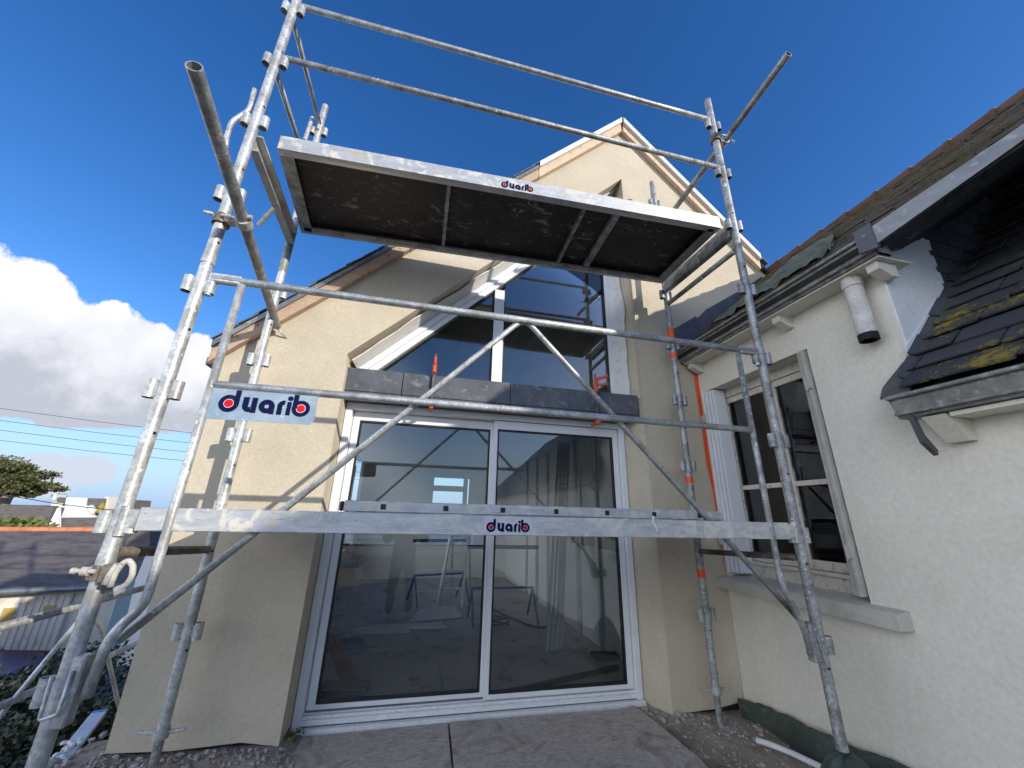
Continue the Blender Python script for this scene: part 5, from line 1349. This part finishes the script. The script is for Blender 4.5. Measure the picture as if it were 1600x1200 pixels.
for s, n in ((-1, 'l'), (1, 'r')):
    a, b_ = V(body[n+'an'][0]), V(body[n+'toe'][0])
    skin_mesh('shoe', 'rubber', {'a': (tuple(a+V((0, -.03, -.04))), (.05, .04)), 'b': (tuple(b_+V((0, .02, 0))), (.052, .038))}, [('a', 'b')], pr)
    w_ = V(body[n+'hd'][0])
    for i in range(4):   # fingers curl round the phone's edge
        p = w_+V((s*(.012), .005, .03-.019*i)); L_ = (.07, .078, .073, .058)[i]
        q1 = p+V((-s*.004, .028, .004)); q2 = q1+V((-s*L_*.35, .012, 0)); q3 = q2+V((-s*L_*.3, -.004, 0))
        skin_mesh('finger', 'skin', {'a': (tuple(p), .0095), 'b': (tuple(q1), .009), 'c': (tuple(q2), .008), 'd': (tuple(q3), .007)}, [('a', 'b'), ('b', 'c'), ('c', 'd')], pr, 1)
    p = w_+V((0, -.01, -.01)); skin_mesh('thumb', 'skin', {'a': (tuple(p), .012), 'b': (tuple(p+V((-s*.025, -.006, .03))), .0105), 'c': (tuple(p+V((-s*.04, -.004, .055))), .009)}, [('a', 'b'), ('b', 'c')], pr, 1)
m = MB(); hc = V((PX, PY+.0, z(1.67)))
m.sphere(hc+V((0, -.025, .03)), .102, 18, (1, 1.12, .95)); m.build('hair', 'hair', pr)
m = MB(); fc = V((PX, PY+.105, z(1.60))); m.sphere(fc+V((0, .015, -.005)), .017, 10, (.8, 1.1, 1.3)); m.build('nose', 'skin', pr)
m = MB()
for s in (-1, 1): m.sphere(fc+V((s*.034, -.012, .03)), .013, 10)
m.build('eye', 'eye', pr)
m = MB(); m.sphere(fc+V((0, -.008, -.05)), .02, 10, (1.3, .5, .4)); m.build('mouth', 'red_clamp', pr)
m = MB()
for s in (-1, 1): m.sphere(V((PX+s*.086, PY+.01, z(1.61))), .03, 10, (.35, .7, 1))
m.build('ear', 'skin', pr)
ph = MB(); ph.obox(EYE-fw*.03, rt*.15, up*.074, fw*.009, .002); ph.obox(EYE-fw*.0255+rt*.05+up*.012, rt*.03, up*.03, fw*.003); o = ph.build('phone', 'rubber'); tag(o, 'dark phone held sideways in both hands of the person facing the door', 'phone')

# ------------------------------------------------------------------ light and sky
SUN = V((.81, -1, .43)).normalized()          # towards the sun
EL = math.asin(SUN.z); AZ = math.atan2(SUN.x, SUN.y)
sl = bpy.data.lights.new('sun', 'SUN'); sl.energy = 3.4; sl.angle = rad(.53); sl.color = (1, .93, .82)
so = bpy.data.objects.new('sun', sl); COL.objects.link(so); so.rotation_euler = (-SUN).to_track_quat('-Z', 'Y').to_euler(); so.location = SUN*50
W = bpy.data.worlds.new('World'); S.world = W; W.use_nodes = True
nt = W.node_tree; nt.nodes.clear()
def N_(typ, **kw):
    x = nt.nodes.new(typ)
    for k, v in kw.items(): setattr(x, k, v)
    return x
lk = nt.links.new
def Mx(op, a, b=None, c=None, clamp=False):
    x = N_('ShaderNodeMath', operation=op, use_clamp=clamp)
    for k, s in enumerate((a, b, c)):
        if s is None: continue
        if isinstance(s, (int, float)): x.inputs[k].default_value = s
        else: lk(s, x.inputs[k])
    return x.outputs[0]
sky = N_('ShaderNodeTexSky', sky_type='NISHITA'); sky.sun_disc = False; sky.sun_elevation = EL; sky.sun_rotation = AZ; sky.altitude = 0; sky.air_density = 1.0; sky.dust_density = .3; sky.ozone_density = 3.0
SKY_STR = .15
tcw = N_('ShaderNodeTexCoord').outputs['Generated']
def dot(v):
    x = N_('ShaderNodeVectorMath', operation='DOT_PRODUCT'); lk(tcw, x.inputs[0]); x.inputs[1].default_value = v; return x.outputs['Value']
cdir = ray(120, 560).normalized(); cu_ = V((cdir.y, -cdir.x, 0)).normalized(); cv_ = cu_.cross(cdir)
df = dot(cdir); du = Mx('DIVIDE', dot(cu_), Mx('MAXIMUM', df, .05)); dv = Mx('DIVIDE', dot(cv_), Mx('MAXIMUM', df, .05))
def uv(x, y):
    d = ray(x, y); k = d.dot(cdir); return d.dot(cu_)/k, d.dot(cv_)/k
def wnoise(scale, det, rough, st=(1, 1, 1), off=(0, 0, 0)):
    mp = N_('ShaderNodeMapping'); mp.inputs['Scale'].default_value = st; mp.inputs['Location'].default_value = off; lk(tcw, mp.inputs[0])
    x = N_('ShaderNodeTexNoise'); x.inputs['Scale'].default_value = scale; x.inputs['Detail'].default_value = det; x.inputs['Roughness'].default_value = rough; lk(mp.outputs[0], x.inputs['Vector']); return x.outputs['Fac']
n1 = wnoise(6, 8, .6); n2 = wnoise(18, 6, .6, off=(3, 1, 2))
blobs = [(-60, 500, 130, 130), (20, 500, 105, 108), (75, 545, 95, 92), (150, 560, 95, 100), (215, 570, 85, 88), (280, 590, 70, 90), (330, 610, 60, 75), (100, 610, 190, 60), (250, 620, 110, 55)]
low = [(-20, 735, 90, 36), (60, 735, 80, 34), (130, 735, 65, 30), (20, 760, 120, 26)]
def field(bl):
    acc = None
    for (x, y, rx_, ry_) in bl:
        u1, v1 = uv(x, y); ux = abs(uv(x+rx_, y)[0]-u1); vy = abs(uv(x, y-ry_)[1]-v1)
        a = Mx('DIVIDE', Mx('SUBTRACT', du, u1), ux); b_ = Mx('DIVIDE', Mx('SUBTRACT', dv, v1), vy)
        r_ = Mx('SUBTRACT', 1, Mx('SQRT', Mx('ADD', Mx('MULTIPLY', a, a), Mx('MULTIPLY', b_, b_))))
        acc = r_ if acc is None else Mx('SMOOTH_MAX', acc, r_, .15)
    return acc
pert = Mx('ADD', Mx('MULTIPLY', Mx('SUBTRACT', n1, .5), .9), Mx('MULTIPLY', Mx('SUBTRACT', n2, .5), .5))
fwd = Mx('GREATER_THAN', df, .3)
f1 = Mx('MULTIPLY', Mx('MULTIPLY', Mx('ADD', Mx('ADD', field(blobs), pert),   .02), 14, clamp=True), fwd, clamp=True)
f2 = Mx('MULTIPLY', Mx('MULTIPLY', Mx('ADD', Mx('ADD', field(low), Mx('MULTIPLY', pert, 1.3)), -.05), 3.2, clamp=True), fwd, clamp=True)
# bright cloud layer out of frame, added behind and left as fill light
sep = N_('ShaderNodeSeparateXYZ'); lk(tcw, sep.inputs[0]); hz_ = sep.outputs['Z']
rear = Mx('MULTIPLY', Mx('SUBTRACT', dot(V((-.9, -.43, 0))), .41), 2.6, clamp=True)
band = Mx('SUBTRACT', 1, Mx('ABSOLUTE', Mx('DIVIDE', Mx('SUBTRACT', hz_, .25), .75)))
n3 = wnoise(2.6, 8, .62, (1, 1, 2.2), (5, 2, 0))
fill_clouds = Mx('MULTIPLY', Mx('MULTIPLY', Mx('ADD', Mx('MULTIPLY', band, .55), Mx('SUBTRACT', n3, .72)), 3.2, clamp=True), rear, clamp=True)
vt, vb_ = uv(120, 440)[1], uv(120, 650)[1]
hgt = Mx('DIVIDE', Mx('SUBTRACT', dv, vb_), vt-vb_, clamp=True)
shade = Mx('ADD', Mx('MULTIPLY', hgt, .62), Mx('MULTIPLY', Mx('SUBTRACT', n1, .5), 1.1)); shade = Mx('ADD', shade, Mx('MULTIPLY', Mx('SUBTRACT', n2, .5), .45))
cr_ = N_('ShaderNodeValToRGB'); cr_.color_ramp.elements[0].position = .0; cr_.color_ramp.elements[0].color = (.42, .44, .51, 1); cr_.color_ramp.elements[1].position = .55; cr_.color_ramp.elements[1].color = (.77, .77, .78, 1)
e = cr_.color_ramp.elements.new(.25); e.color = (.63, .65, .70, 1); lk(shade, cr_.inputs[0])
hsv = N_('ShaderNodeHueSaturation'); hsv.inputs['Saturation'].default_value = 1.28; hsv.inputs['Hue'].default_value = .512; hsv.inputs['Value'].default_value = SKY_STR; lk(sky.outputs[0], hsv.inputs['Color'])
hmix = N_('ShaderNodeMix', data_type='RGBA'); lk(Mx('MULTIPLY', Mx('SUBTRACT', 1, Mx('DIVIDE', hz_, .3), clamp=True), .97), hmix.inputs[0]); lk(hsv.outputs[0], hmix.inputs[6]); hmix.inputs[7].default_value = (.31, .45, .69, 1)
def blend(fac, a, b):
    x = N_('ShaderNodeMix', data_type='RGBA'); lk(fac, x.inputs[0]); lk(a, x.inputs[6])
    if isinstance(b, tuple): x.inputs[7].default_value = b
    else: lk(b, x.inputs[7])
    return x.outputs[2]
c = blend(f2, hmix.outputs[2], (.50, .55, .64, 1)); c = blend(fill_clouds, c, (2.3, 2.4, 2.55, 1)); c = blend(f1, c, cr_.outputs[0])
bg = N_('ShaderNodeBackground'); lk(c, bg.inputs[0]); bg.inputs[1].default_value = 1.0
wo = N_('ShaderNodeOutputWorld'); lk(bg.outputs[0], wo.inputs[0])

S.view_settings.view_transform = 'Standard'; S.view_settings.look = 'None'; S.view_settings.gamma = 1; S.view_settings.exposure = .45; S.view_settings.use_curve_mapping = False
S.render.engine = 'CYCLES'; S.cycles.use_denoising = True; S.cycles.max_bounces = 8; S.cycles.transparent_max_bounces = 12; S.cycles.sample_clamp_indirect = 8
